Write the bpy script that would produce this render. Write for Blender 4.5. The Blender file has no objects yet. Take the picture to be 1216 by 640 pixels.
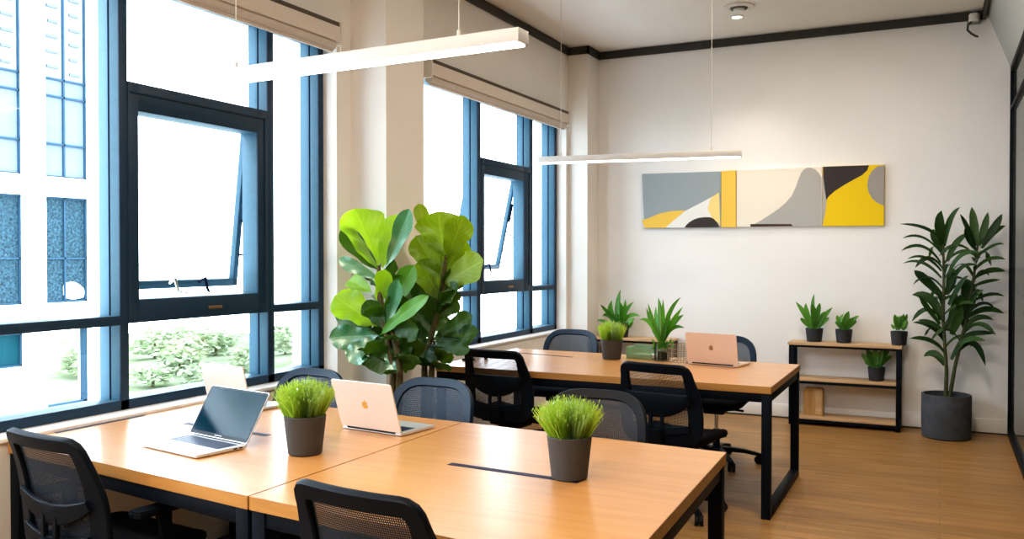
import bpy, bmesh, math, random
from math import sin, cos, pi, radians
from mathutils import Vector, Matrix
random.seed(11)
C = bpy.context.scene.collection
# ------------------------------------------------------------------ materials
MATS = {}
def nodes(name):
    m = bpy.data.materials.new(name); m.use_nodes = True
    nt = m.node_tree; nt.nodes.clear()
    out = nt.nodes.new('ShaderNodeOutputMaterial')
    MATS[name] = m
    return m, nt, out
def N(nt, typ, **kw):
    n = nt.nodes.new(typ)
    for k, v in kw.items():
        if k.startswith('i_'):
            n.inputs[k[2:].replace('_', ' ')].default_value = v
        else: setattr(n, k, v)
    return n
def c4(c): return (c[0], c[1], c[2], 1.0)
def principled(name, col, rough=.5, metal=0., spec=.5, noise=0., nscale=30., bump=0., emis=None, estr=0.):
    m, nt, out = nodes(name)
    p = N(nt, 'ShaderNodeBsdfPrincipled')
    p.inputs['Base Color'].default_value = c4(col); p.inputs['Roughness'].default_value = rough
    p.inputs['Metallic'].default_value = metal; p.inputs['Specular IOR Level'].default_value = spec
    tc = N(nt, 'ShaderNodeTexCoord'); nz = N(nt, 'ShaderNodeTexNoise')
    nz.inputs['Scale'].default_value = nscale; nz.inputs['Detail'].default_value = 4
    nt.links.new(tc.outputs['Object'], nz.inputs['Vector'])
    if noise:
        r = N(nt, 'ShaderNodeValToRGB')
        r.color_ramp.elements[0].position = .3; r.color_ramp.elements[1].position = .7
        r.color_ramp.elements[0].color = c4([x*(1-noise) for x in col])
        r.color_ramp.elements[1].color = c4([min(1, x*(1+noise)) for x in col])
        nt.links.new(nz.outputs['Fac'], r.inputs['Fac']); nt.links.new(r.outputs['Color'], p.inputs['Base Color'])
    if bump:
        b = N(nt, 'ShaderNodeBump'); b.inputs['Strength'].default_value = bump; b.inputs['Distance'].default_value = .002
        nt.links.new(nz.outputs['Fac'], b.inputs['Height']); nt.links.new(b.outputs['Normal'], p.inputs['Normal'])
    if emis:
        p.inputs['Emission Color'].default_value = c4(emis); p.inputs['Emission Strength'].default_value = estr
    nt.links.new(p.outputs[0], out.inputs['Surface'])
    return m
def wood(name, dark, light, scale=(1.2, 16, 16), rough=.35, planks=None, coord='Object', spec=.5):
    m, nt, out = nodes(name)
    p = N(nt, 'ShaderNodeBsdfPrincipled'); p.inputs['Roughness'].default_value = rough; p.inputs['Specular IOR Level'].default_value = spec
    tc = N(nt, 'ShaderNodeTexCoord'); mp = N(nt, 'ShaderNodeMapping'); mp.inputs['Scale'].default_value = scale
    nz = N(nt, 'ShaderNodeTexNoise'); nz.inputs['Scale'].default_value = 2.2; nz.inputs['Detail'].default_value = 7; nz.inputs['Distortion'].default_value = .6
    r = N(nt, 'ShaderNodeValToRGB'); r.color_ramp.elements[0].color = c4(dark); r.color_ramp.elements[1].color = c4(light)
    r.color_ramp.elements[0].position = .3; r.color_ramp.elements[1].position = .7
    nt.links.new(tc.outputs[coord], mp.inputs['Vector']); nt.links.new(mp.outputs[0], nz.inputs['Vector'])
    nt.links.new(nz.outputs['Fac'], r.inputs['Fac'])
    last = r.outputs['Color']
    if planks:
        br = N(nt, 'ShaderNodeTexBrick'); br.inputs['Scale'].default_value = 1.0
        br.inputs['Brick Width'].default_value = planks[0]; br.inputs['Row Height'].default_value = planks[1]
        br.inputs['Mortar Size'].default_value = .0015; br.inputs['Mortar'].default_value = (.55, .5, .45, 1)
        br.inputs['Color1'].default_value = (.84, .84, .84, 1); br.inputs['Color2'].default_value = (1.08, 1.06, 1.04, 1)
        nt.links.new(tc.outputs[coord], br.inputs['Vector'])
        mx = N(nt, 'ShaderNodeMix', data_type='RGBA', blend_type='MULTIPLY'); mx.inputs[0].default_value = 1
        nt.links.new(last, mx.inputs[6]); nt.links.new(br.outputs['Color'], mx.inputs[7]); last = mx.outputs[2]
    nt.links.new(last, p.inputs['Base Color'])
    nt.links.new(p.outputs[0], out.inputs['Surface'])
    return m
def glass(name, tint=(1, 1, 1), gloss=.5, rough=.0, opaque=0., ocol=(.5, .5, .5)):
    m, nt, out = nodes(name)
    t = N(nt, 'ShaderNodeBsdfTransparent'); t.inputs['Color'].default_value = c4(tint)
    g = N(nt, 'ShaderNodeBsdfGlossy'); g.inputs['Roughness'].default_value = rough
    fr = N(nt, 'ShaderNodeFresnel'); fr.inputs['IOR'].default_value = 1.45
    mu = N(nt, 'ShaderNodeMath', operation='MULTIPLY'); mu.inputs[1].default_value = gloss
    mx = N(nt, 'ShaderNodeMixShader')
    nt.links.new(fr.outputs[0], mu.inputs[0]); nt.links.new(mu.outputs[0], mx.inputs[0])
    nt.links.new(t.outputs[0], mx.inputs[1]); nt.links.new(g.outputs[0], mx.inputs[2])
    last = mx.outputs[0]
    if opaque:
        d = N(nt, 'ShaderNodeBsdfDiffuse'); d.inputs['Color'].default_value = c4(ocol)
        m2 = N(nt, 'ShaderNodeMixShader'); m2.inputs[0].default_value = opaque
        nt.links.new(last, m2.inputs[1]); nt.links.new(d.outputs[0], m2.inputs[2]); last = m2.outputs[0]
    nt.links.new(last, out.inputs['Surface'])
    return m
def emission(name, col, strength):
    m, nt, out = nodes(name)
    e = N(nt, 'ShaderNodeEmission'); e.inputs['Color'].default_value = c4(col); e.inputs['Strength'].default_value = strength
    nt.links.new(e.outputs[0], out.inputs['Surface'])
    return m
def leafmat(name, dark, light, trans, tcol, rough=.4, veins=0., gloss=.12, fres=.35, basecol=None):
    """leaf: per-leaf random colour, midrib and side veins from UV, light shining through"""
    m, nt, out = nodes(name)
    geo = N(nt, 'ShaderNodeNewGeometry')
    r = N(nt, 'ShaderNodeValToRGB'); r.color_ramp.elements[0].color = c4(dark); r.color_ramp.elements[1].color = c4(light)
    nt.links.new(geo.outputs['Random Per Island'], r.inputs['Fac'])
    last = r.outputs['Color']
    if veins:
        uv = N(nt, 'ShaderNodeUVMap'); sx = N(nt, 'ShaderNodeSeparateXYZ'); nt.links.new(uv.outputs[0], sx.inputs[0])
        a = N(nt, 'ShaderNodeMath', operation='SUBTRACT'); a.inputs[1].default_value = .5; nt.links.new(sx.outputs[1], a.inputs[0])
        ab = N(nt, 'ShaderNodeMath', operation='ABSOLUTE'); nt.links.new(a.outputs[0], ab.inputs[0])
        mid = N(nt, 'ShaderNodeMath', operation='LESS_THAN'); mid.inputs[1].default_value = .025; nt.links.new(ab.outputs[0], mid.inputs[0])
        k = N(nt, 'ShaderNodeMath', operation='MULTIPLY_ADD'); k.inputs[1].default_value = -.9; nt.links.new(ab.outputs[0], k.inputs[0]); nt.links.new(sx.outputs[0], k.inputs[2])
        f = N(nt, 'ShaderNodeMath', operation='MULTIPLY'); f.inputs[1].default_value = 46; nt.links.new(k.outputs[0], f.inputs[0])
        s = N(nt, 'ShaderNodeMath', operation='SINE'); nt.links.new(f.outputs[0], s.inputs[0])
        gt = N(nt, 'ShaderNodeMath', operation='GREATER_THAN'); gt.inputs[1].default_value = .93; nt.links.new(s.outputs[0], gt.inputs[0])
        mxv = N(nt, 'ShaderNodeMath', operation='MAXIMUM'); nt.links.new(gt.outputs[0], mxv.inputs[0]); nt.links.new(mid.outputs[0], mxv.inputs[1])
        mul = N(nt, 'ShaderNodeMath', operation='MULTIPLY'); mul.inputs[1].default_value = veins; nt.links.new(mxv.outputs[0], mul.inputs[0])
        mx = N(nt, 'ShaderNodeMix', data_type='RGBA'); nt.links.new(mul.outputs[0], mx.inputs[0])
        nt.links.new(last, mx.inputs[6]); mx.inputs[7].default_value = c4([min(1, x*1.6+.05) for x in light]); last = mx.outputs[2]
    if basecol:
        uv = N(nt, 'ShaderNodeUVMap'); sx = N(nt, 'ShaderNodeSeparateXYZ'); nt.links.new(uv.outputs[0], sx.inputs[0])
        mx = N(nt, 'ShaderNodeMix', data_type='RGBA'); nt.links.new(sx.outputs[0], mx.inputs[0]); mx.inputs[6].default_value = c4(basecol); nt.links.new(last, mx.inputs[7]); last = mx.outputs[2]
    d = N(nt, 'ShaderNodeBsdfDiffuse'); nt.links.new(last, d.inputs['Color'])
    t = N(nt, 'ShaderNodeBsdfTranslucent'); t.inputs['Color'].default_value = c4(tcol)
    m1 = N(nt, 'ShaderNodeMixShader'); m1.inputs[0].default_value = trans
    nt.links.new(d.outputs[0], m1.inputs[1]); nt.links.new(t.outputs[0], m1.inputs[2])
    g = N(nt, 'ShaderNodeBsdfGlossy'); g.inputs['Roughness'].default_value = rough; g.inputs['Color'].default_value = (.9, 1, .95, 1)
    lw = N(nt, 'ShaderNodeFresnel'); lw.inputs['IOR'].default_value = 1.4
    ad = N(nt, 'ShaderNodeMath', operation='MULTIPLY_ADD'); ad.inputs[1].default_value = fres; ad.inputs[2].default_value = gloss*.3
    nt.links.new(lw.outputs[0], ad.inputs[0])
    m2 = N(nt, 'ShaderNodeMixShader'); nt.links.new(ad.outputs[0], m2.inputs[0])
    nt.links.new(m1.outputs[0], m2.inputs[1]); nt.links.new(g.outputs[0], m2.inputs[2])
    nt.links.new(m2.outputs[0], out.inputs['Surface'])
    return m
def meshfabric(name, col, pitch=.0065, hole=.62):
    """woven office-chair mesh: small see-through holes between dark threads"""
    m, nt, out = nodes(name)
    tc = N(nt, 'ShaderNodeTexCoord'); sx = N(nt, 'ShaderNodeSeparateXYZ'); nt.links.new(tc.outputs['Object'], sx.inputs[0])
    def grid(sock):
        a = N(nt, 'ShaderNodeMath', operation='MULTIPLY'); a.inputs[1].default_value = 1/pitch; nt.links.new(sock, a.inputs[0])
        f = N(nt, 'ShaderNodeMath', operation='FRACT'); nt.links.new(a.outputs[0], f.inputs[0])
        l = N(nt, 'ShaderNodeMath', operation='LESS_THAN'); l.inputs[1].default_value = hole; nt.links.new(f.outputs[0], l.inputs[0])
        return l.outputs[0]
    mu = N(nt, 'ShaderNodeMath', operation='MULTIPLY'); nt.links.new(grid(sx.outputs[0]), mu.inputs[0]); nt.links.new(grid(sx.outputs[2]), mu.inputs[1])
    d = N(nt, 'ShaderNodeBsdfPrincipled'); d.inputs['Base Color'].default_value = c4(col); d.inputs['Roughness'].default_value = .6
    t = N(nt, 'ShaderNodeBsdfTransparent')
    mx = N(nt, 'ShaderNodeMixShader'); nt.links.new(mu.outputs[0], mx.inputs[0]); nt.links.new(d.outputs[0], mx.inputs[1]); nt.links.new(t.outputs[0], mx.inputs[2])
    nt.links.new(mx.outputs[0], out.inputs['Surface'])
    return m

principled('wall', (.82, .785, .74), .9, noise=.015, nscale=3)
principled('wall_back', (.83, .822, .815), .9, noise=.015, nscale=3)
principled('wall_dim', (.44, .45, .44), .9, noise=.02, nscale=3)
principled('ceiling', (.83, .80, .76), .95, noise=.01, nscale=3)
principled('trim', (.045, .042, .038), .6, noise=.1)
principled('sill', (.86, .85, .85), .5)
principled('frame', (.018, .045, .085), .42, spec=.25, noise=.04); principled('frame_skylit', (.055, .135, .195), .45, spec=.3, noise=.04)  # one frame blue, coloured paler for sky-lit sides, darker for shaded inner faces
principled('dark_core', (.006, .012, .028), .8, spec=.05)
wood('floor', (.26, .135, .040), (.44, .245, .085), (1.0, 13, 1), .42, planks=(1.5, .16))
wood('desk', (.56, .255, .075), (.66, .325, .112), (1.0, 11, 11), .32, spec=.9)
wood('desk_edge', (.42, .195, .045), (.52, .26, .07), (1.0, 14, 14), .45)
wood('shelf_wood', (.50, .32, .17), (.66, .45, .26), (1.5, 14, 14), .5)
wood('box_wood', (.42, .24, .09), (.58, .36, .15), (14, 14, 1.5), .5)
principled('steel_black', (.004, .007, .013), .5, spec=.12)
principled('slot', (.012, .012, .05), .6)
principled('plastic_black', (.003, .006, .011), .5, spec=.16)
principled('plastic_navy', (.005, .020, .044), .45, spec=.35)
principled('plastic_brown', (.008, .008, .010), .5, spec=.2)
principled('seat_fabric', (.005, .006, .010), .9, spec=.2, noise=.2, nscale=200, bump=.3)
meshfabric('mesh_black', (.008, .017, .030), hole=.38); meshfabric('mesh_sheer', (.008, .016, .028), hole=.64)
meshfabric('mesh_navy', (.012, .034, .066), hole=.42)
meshfabric('mesh_brown', (.022, .021, .026), hole=.38)
principled('chrome', (.7, .7, .72), .2, 1.0)
principled('pot', (.055, .05, .048), .75, noise=.06, nscale=60, bump=.1)
principled('pot_dark', (.022, .024, .029), .65, noise=.08, nscale=60)
principled('pot_concrete', (.055, .062, .075), .85, noise=.22, nscale=14, bump=.3)
principled('soil', (.02, .013, .008), 1, noise=.4, nscale=150, bump=.8)
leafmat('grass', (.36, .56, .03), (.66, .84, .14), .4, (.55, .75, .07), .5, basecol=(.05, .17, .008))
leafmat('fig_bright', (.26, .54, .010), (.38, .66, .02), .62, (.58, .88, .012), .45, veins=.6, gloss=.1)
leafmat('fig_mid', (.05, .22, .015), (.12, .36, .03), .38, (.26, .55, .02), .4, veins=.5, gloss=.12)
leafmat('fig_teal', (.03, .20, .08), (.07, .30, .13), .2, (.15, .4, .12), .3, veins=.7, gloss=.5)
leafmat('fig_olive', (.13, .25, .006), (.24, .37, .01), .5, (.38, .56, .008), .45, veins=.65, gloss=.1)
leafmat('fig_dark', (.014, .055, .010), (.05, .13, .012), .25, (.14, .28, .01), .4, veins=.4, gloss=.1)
leafmat('strap', (.008, .03, .008), (.035, .085, .016), .15, (.05, .12, .02), .5, gloss=.05)
leafmat('lance', (.025, .15, .01), (.10, .36, .025), .25, (.18, .48, .02), .4, gloss=.1)
leafmat('tuft', (.025, .12, .012), (.12, .32, .035), .25, (.16, .38, .02), .4, gloss=.1)
principled('stem', (.10, .075, .025), .8, noise=.3, nscale=60)
principled('stem_green', (.045, .055, .015), .7, noise=.3, nscale=60)
principled('silver', (.70, .70, .72), .36, .6)
principled('silver_pink', (.80, .745, .71), .4, .3)
principled('rose', (.74, .57, .47), .4, .35)
principled('gold', (.75, .45, .12), .3, .8)
principled('bronze', (.35, .2, .12), .35, .7)
principled('screen', (.0005, .022, .040), .10, spec=.3)
principled('bezel', (.003, .003, .008), .25, spec=.3)
principled('key', (.012, .022, .06), .4)
principled('keybed', (.35, .38, .46), .4, .5)
principled('mark', (.45, .47, .5), .5)
principled('rubber', (.01, .01, .01), .9)
principled('c_blue', (.32, .37, .395), .85); principled('c_grey', (.42, .415, .395), .85)
principled('c_grey2', (.34, .325, .30), .85)
principled('c_yellow', (.80, .56, .002), .8); principled('c_gold', (.84, .56, .10), .8)
principled('c_pale', (.86, .66, .26), .8); principled('c_cream', (.83, .77, .67), .85)
principled('c_white', (.80, .79, .76), .85); principled('c_dark', (.042, .033, .032), .8)
principled('c_brown', (.055, .03, .022), .8); principled('c_side', (.75, .72, .66), .9)
principled('blind', (.72, .65, .575), .85, noise=.05, nscale=120); principled('blind_roll', (.60, .53, .47), .85)
principled('blind_dark', (.10, .075, .055), .7); principled('bracket', (.72, .67, .6), .5)
principled('lamp_body', (.68, .66, .64), .5)
emission('lamp_glow', (1.0, .97, .93), 7.0)
emission('spot_glow', (1.0, .92, .80), 14.0)
principled('white_plastic', (.78, .76, .73), .5); principled('vent_dark', (.12, .115, .11), .7)
principled('cable', (.62, .58, .53), .5)
principled('hook_metal', (.26, .25, .23), .5, .4)
glass('pane', (.97, .985, 1.0), .35)
glass('partition_glass', (.80, .82, .78), .9, opaque=.10, ocol=(.30, .32, .29))
glass('green_acrylic', (.74, .90, .74), .8, rough=.1, opaque=.42, ocol=(.42, .58, .42))
glass('vase_glass', (.85, .92, .86), .9)
principled('wire', (.40, .33, .24), .35, .7)
principled('bld_white', (.80, .84, .87), .8); principled('bld_frame', (.025, .06, .095), .6, spec=.1)
principled('bld_light', (.130, .158, .190), .6, spec=.1, noise=.06, nscale=.7); principled('bld_mid', (.022, .050, .068), .6, spec=.1, noise=.7, nscale=16)
principled('bld_teal', (.003, .042, .055), .6, spec=.1, noise=.3, nscale=2)
principled('bld_pale', (.185, .20, .215), .6, spec=.1, noise=.05, nscale=2); principled('bld_louvre', (.11, .13, .15), .6, spec=.1)
wood('lawn', (.115, .150, .075), (.20, .22, .165), (.35, .35, .35), .95, spec=0.)  # haze over the slope put into the paler grass tone
leafmat('far_leaf', (.27, .33, .19), (.40, .44, .32), .3, (.34, .42, .25), .9, gloss=0, fres=0)  # distant haze put into the pale leaf colour
principled('corridor', (.42, .42, .39), .9)

for n_ in MATS['desk'].node_tree.nodes:
    if n_.type == 'BSDF_PRINCIPLED': n_.inputs['Coat Weight'].default_value = .45; n_.inputs['Coat Roughness'].default_value = .26
# ------------------------------------------------------------------ mesh builder
class MB:
    def __init__(s): s.bm = bmesh.new(); s.mats = []; s.uv = None; s.cur = 0
    def mat(s, name):
        if name not in s.mats: s.mats.append(name)
        s.cur = s.mats.index(name); return s
    def face(s, vs):
        try:
            f = s.bm.faces.new(vs); f.material_index = s.cur; return f
        except ValueError: return None
    def box(s, x0, x1, y0, y1, z0, z1, bevel=0., seg=2, M=None):
        b = bmesh.new(); bmesh.ops.create_cube(b, size=1)
        for v in b.verts: v.co = Vector(((x0+x1)/2+v.co.x*(x1-x0), (y0+y1)/2+v.co.y*(y1-y0), (z0+z1)/2+v.co.z*(z1-z0)))
        if bevel: bmesh.ops.bevel(b, geom=b.edges[:], offset=bevel, segments=seg, affect='EDGES', profile=.5)
        return s.merge(b, M)
    def merge(s, b, M=None):
        if M is not None: b.transform(M)
        mp = {v: s.bm.verts.new(v.co) for v in b.verts}
        for f in b.faces: s.face([mp[v] for v in f.verts])
        b.free(); return s
    def prism(s, poly, z0, z1, bevel=0., M=None, side=None):
        """polygon in xy extruded from z0 to z1"""
        b = bmesh.new()
        f = b.faces.new([b.verts.new((p[0], p[1], z0)) for p in poly])
        r = bmesh.ops.extrude_face_region(b, geom=[f])
        for v in r['geom']:
            if isinstance(v, bmesh.types.BMVert): v.co.z = z1
        bmesh.ops.recalc_face_normals(b, faces=b.faces[:])
        if bevel: bmesh.ops.bevel(b, geom=b.edges[:], offset=bevel, segments=2, affect='EDGES')
        return s.merge(b, M)
    def lathe(s, prof, c=(0, 0, 0), seg=32, M=None):
        b = bmesh.new(); rings = []
        for r, z in prof:
            if r < 1e-6: rings.append([b.verts.new((c[0], c[1], c[2]+z))])
            else: rings.append([b.verts.new((c[0]+r*cos(2*pi*i/seg), c[1]+r*sin(2*pi*i/seg), c[2]+z)) for i in range(seg)])
        for a, d in zip(rings, rings[1:]):
            for i in range(seg):
                j = (i+1) % seg
                if len(a) == 1 and len(d) == 1: continue
                if len(a) == 1: b.faces.new((a[0], d[j], d[i]))
                elif len(d) == 1: b.faces.new((a[i], a[j], d[0]))
                else: b.faces.new((a[i], a[j], d[j], d[i]))
        bmesh.ops.recalc_face_normals(b, faces=b.faces[:])
        return s.merge(b, M)
    def tube(s, pts, r, seg=8, closed=False):
        pts = [Vector(p) for p in pts]; n = len(pts); rings = []
        rr = r if isinstance(r, (list, tuple)) else [r]*n
        up = None
        for i, p in enumerate(pts):
            if closed: t = pts[(i+1) % n]-pts[i-1]
            else: t = pts[min(i+1, n-1)]-pts[max(i-1, 0)]
            t.normalize()
            if up is None:
                up = Vector((0, 0, 1)) if abs(t.z) < .9 else Vector((1, 0, 0))
            a = t.cross(up); 
            if a.length < 1e-5: a = t.orthogonal()
            a.normalize(); b = a.cross(t); up = b
            rings.append([s.bm.verts.new(p+(a*cos(2*pi*k/seg)+b*sin(2*pi*k/seg))*rr[i]) for k in range(seg)])
        m = n if closed else n-1
        for i in range(m):
            A, B = rings[i], rings[(i+1) % n]
            for k in range(seg): s.face((A[k], A[(k+1) % seg], B[(k+1) % seg], B[k]))
        if not closed:
            s.face(rings[0][::-1]); s.face(rings[-1])
        return s
    def ribbon(s, pts, nrm, W, T, closed=False):
        """bar of rounded rectangular section swept along pts; nrm = thickness direction at every point; W may vary"""
        n = len(pts); rings = []
        prof = [(-1, -.55), (-.86, -1), (.86, -1), (1, -.55), (1, .55), (.86, 1), (-.86, 1), (-1, .55)]
        for i in range(n):
            p = Vector(pts[i])
            t = (Vector(pts[(i+1) % n])-Vector(pts[i-1])) if closed else (Vector(pts[min(i+1, n-1)])-Vector(pts[max(i-1, 0)]))
            t.normalize(); nn = Vector(nrm[i]); nn = (nn-t*nn.dot(t)).normalized(); w = t.cross(nn)
            wi = W[i] if isinstance(W, (list, tuple)) else W
            ti = T[i] if isinstance(T, (list, tuple)) else T
            rings.append([s.bm.verts.new(p+w*(a*wi/2)+nn*(b*ti/2)) for a, b in prof])
        for i in range(n if closed else n-1):
            A, B = rings[i], rings[(i+1) % n]
            for k in range(8): s.face((A[k], A[(k+1) % 8], B[(k+1) % 8], B[k]))
        if not closed: s.face(rings[0][::-1]); s.face(rings[-1])
        return s
    def leaf(s, base, tip, width, nrm, mid=None, bend=0., fold=.12, prof='fiddle', nu=9, nv=4, ripple=0., ph=0.):
        P = {'fiddle': [(0, .06), (.05, .10), (.13, .40), (.28, .64), (.42, .70), (.58, .92), (.72, 1), (.84, .88), (.93, .60), (.98, .26), (1, .04)],
             'lance': [(0, .4), (.3, .88), (.5, 1), (.75, .76), (.92, .34), (1, .03)],
             'strap': [(0, .45), (.2, .75), (.55, 1), (.8, .8), (.94, .4), (1, .05)],
             'blade': [(0, .8), (.4, 1), (1, .08)], 'oval': [(0, .1), (.2, .7), (.5, 1), (.8, .75), (1, .05)]}[prof]
        def pr(u):
            for (a, x), (b, y) in zip(P, P[1:]):
                if u <= b: return x+(y-x)*(u-a)/(b-a)
            return P[-1][1]
        base, tip = Vector(base), Vector(tip); ax = tip-base; L = ax.length
        if s.uv is None: s.uv = s.bm.loops.layers.uv.new('UVMap')
        nrm = Vector(nrm); rows = []
        for i in range(nu+1):
            u = i/nu
            if mid is not None:
                m = Vector(mid); ctrl = m*2-(base+tip)*.5
                c = base*(1-u)**2+ctrl*2*u*(1-u)+tip*u*u
                t = (ctrl-base)*(1-u)*2+(tip-ctrl)*2*u
                if t.length < 1e-6: t = ax
            else:
                c = base+ax*u; t = ax.copy()
            t.normalize(); n = nrm-t*nrm.dot(t)
            if n.length < 1e-4: n = t.orthogonal()
            n.normalize(); sd = t.cross(n)
            c = c+n*(bend*L*sin(pi*u)); w = width*.5*pr(u); row = []
            for j in range(nv+1):
                q = j/nv*2-1
                d = fold*w*abs(q)**1.3+ripple*w*abs(q)**2*sin(u*17+ph+q*1.5)
                row.append((s.bm.verts.new(c+sd*(w*q)+n*d), u, j/nv))
            rows.append(row)
        for A, B in zip(rows, rows[1:]):
            for j in range(nv):
                q = (A[j], A[j+1], B[j+1], B[j]); f = s.face([x[0] for x in q])
                if f:
                    for lp, x in zip(f.loops, q): lp[s.uv].uv = (x[1], x[2])
        return s
    def build(s, name, mat=None, parent=None, loc=None, rot=None, smooth=35, shade=True):
        me = bpy.data.meshes.new(name); s.bm.normal_update(); s.bm.to_mesh(me); s.bm.free()
        for mn in ([mat] if mat else s.mats): me.materials.append(MATS[mn])
        if shade:
            me.polygons.foreach_set('use_smooth', [True]*len(me.polygons))
            me.set_sharp_from_angle(angle=radians(smooth))
        o = bpy.data.objects.new(name, me); C.objects.link(o)
        if parent is not None: o.parent = parent
        if loc: o.location = loc
        if rot: o.rotation_euler = rot
        return o
def tag(o, label=None, cat=None, group=None, kind=None):
    if label: o['label'] = label
    if cat: o['category'] = cat
    if group: o['group'] = group
    if kind: o['kind'] = kind
    return o
def thing(name, label, cat, loc=(0, 0, 0), rz=0., group=None):
    o = bpy.data.objects.new(name, None); C.objects.link(o); o.empty_display_size = .1
    o.location = loc; o.rotation_euler = (0, 0, rz)
    return tag(o, label, cat, group)
def copy_tree(o, parent=None):
    c = o.copy(); C.objects.link(c); c.parent = parent
    for ch in list(o.children): copy_tree(ch, c)
    return c
def struct(o): o['kind'] = 'structure'; return o
def Rz(a, loc=(0, 0, 0)): return Matrix.Translation(loc) @ Matrix.Rotation(a, 4, 'Z')
def ease(pts, closed=True, n=6, r=.05):
    """round the corners of a polygon; each corner may carry its own radius as third value"""
    out = []; m = len(pts)
    for i in range(m):
        p = Vector(pts[i][:2]); a = Vector(pts[i-1][:2]); b = Vector(pts[(i+1) % m][:2]); rr = pts[i][2] if len(pts[i]) > 2 else r
        d1 = (a-p); d2 = (b-p); k1 = min(rr, d1.length*.48); k2 = min(rr, d2.length*.48)
        A = p+d1.normalized()*k1; B = p+d2.normalized()*k2
        for j in range(n+1):
            t = j/n; out.append(A*(1-t)**2+p*2*t*(1-t)+B*t*t)
    return out
WORLD = 8.5; EXPO = 0.08; GAMMA = 1.0
CEIL_FILL = [(-2.0, .3, 45), (-.6, .3, 45), (-.4, 4.2, 42), (-1.4, -1.4, 45), (-.9, 6.4, 22)]  # unseen fill lights: x, y, power
FIG_LEFT = [((-0.082, 0.0, 1.39), (-0.266, 0.03, 1.734), 0.264, 2),
    ((-0.082, 0.0, 1.381), (-0.294, -0.06, 1.615), 0.123, 0),
    ((-0.053, 0.0, 1.395), (0.016, 0.05, 1.695), 0.158, 1.6),
    ((-0.025, 0.0, 1.405), (0.179, -0.08, 1.718), 0.108, 1),
    ((-0.082, 0.0, 1.333), (-0.282, -0.1, 1.447), 0.082, 1.2),
    ((-0.089, 0.0, 1.065), (-0.343, -0.06, 1.23), 0.206, 2),
    ((-0.129, 0.0, 1.256), (-0.347, 0.08, 1.318), 0.112, 1.5),
    ((-0.083, 0.0, 1.185), (0.024, -0.08, 1.387), 0.11, 1.5),
    ((-0.06, 0.0, 1.114), (0.128, 0.05, 1.41), 0.127, 0.6),
    ((-0.037, 0.0, 1.053), (0.12, -0.1, 1.333), 0.089, 1),
    ((-0.095, 0.0, 1.022), (-0.409, 0.04, 1.136), 0.113, 0.2),
    ((-0.123, 0.0, 1.064), (-0.375, 0.1, 1.153), 0.102, 0.3),
    ((-0.077, 0.0, 1.013), (-0.349, -0.1, 0.996), 0.145, 1.1),
    ((-0.1, 0.0, 1.003), (-0.199, -0.12, 0.867), 0.143, 0.9),
    ((-0.072, 0.0, 1.014), (0.314, -0.1, 1.249), 0.087, 0.5),
    ((-0.02, 0.0, 1.016), (-0.043, -0.05, 0.802), 0.221, 0.3),
    ((0.003, 0.0, 1.045), (0.212, -0.04, 1.06), 0.137, 0.3),
    ((-0.032, 0.0, 0.92), (0.044, -0.02, 0.808), 0.069, 0.9),
    ((-0.043, 0.0, 1.043), (0.015, 0.1, 0.941), 0.128, 0.1),
    ((-0.066, 0.0, 1.1), (-0.239, 0.12, 0.898), 0.131, 0.3),
    ((-0.048, 0.0, 1.243), (-0.009, 0.12, 1.229), 0.119, 0.6),
    ((-0.066, 0.0, 0.98), (-0.297, 0.1, 0.838), 0.152, 0.2),
    ((-0.009, 0.0, 0.983), (0.093, 0.05, 0.888), 0.128, 0.15)]
FIG_RIGHT = [((0.153, 0.0, 1.452), (0.107, 0.0, 1.729), 0.318, 1.7),
    ((0.165, 0.0, 1.447), (0.308, -0.05, 1.698), 0.177, 1.9),
    ((0.03, 0.0, 1.558), (-0.098, 0.1, 1.785), 0.096, 1.3),
    ((0.124, 0.0, 1.331), (-0.022, -0.05, 1.583), 0.193, 1.2),
    ((0.118, 0.0, 1.2), (0.027, -0.08, 1.442), 0.182, 0.9),
    ((0.136, 0.0, 1.296), (0.452, -0.08, 1.438), 0.196, 1.3),
    ((0.106, 0.0, 1.179), (0.303, -0.1, 1.276), 0.136, 0.5),
    ((0.088, 0.0, 1.047), (-0.067, 0.03, 1.318), 0.15, 0.1),
    ((0.065, 0.0, 0.98), (-0.12, -0.03, 1.247), 0.173, 0.1),
    ((0.088, 0.0, 0.981), (0.369, -0.06, 1.115), 0.125, 0.4),
    ((0.076, 0.0, 0.945), (0.43, -0.1, 1.032), 0.114, 0.3),
    ((0.065, 0.0, 0.93), (0.386, -0.12, 0.926), 0.094, 0.2),
    ((0.029, 0.0, 0.964), (0.012, -0.05, 0.806), 0.193, 0.1),
    ((0.059, 0.0, 1.011), (0.076, 0.1, 1.112), 0.159, 0.1),
    ((0.029, 0.0, 0.943), (-0.125, -0.05, 0.982), 0.184, 0.1),
    ((0.106, 0.0, 1.098), (0.205, 0.05, 1.204), 0.126, 0.3),
    ((0.041, 0.0, 0.974), (-0.143, 0.1, 1.09), 0.194, 0.05),
    ((0.077, 0.0, 0.966), (0.17, 0.06, 0.975), 0.158, 0.1),
    ((0.029, 0.0, 0.933), (0.064, 0.08, 0.825), 0.149, 0.05),
    ((0.142, 0.0, 1.356), (0.148, 0.12, 1.534), 0.157, 0.9)]
FIG_LEFT_STEM = [(0.013, 0.0, 0.676), (0.019, 0.0, 0.818), (-0.02, 0.0, 1.006), (-0.06, 0.0, 1.147), (-0.077, 0.0, 1.314), (-0.076, 0.0, 1.409)]
FIG_LEFT_STEM_B = [(0.058, 0.0, 0.679), (0.064, 0.0, 0.821), (0.036, 0.0, 0.985), (0.003, 0.0, 1.054)]
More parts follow.
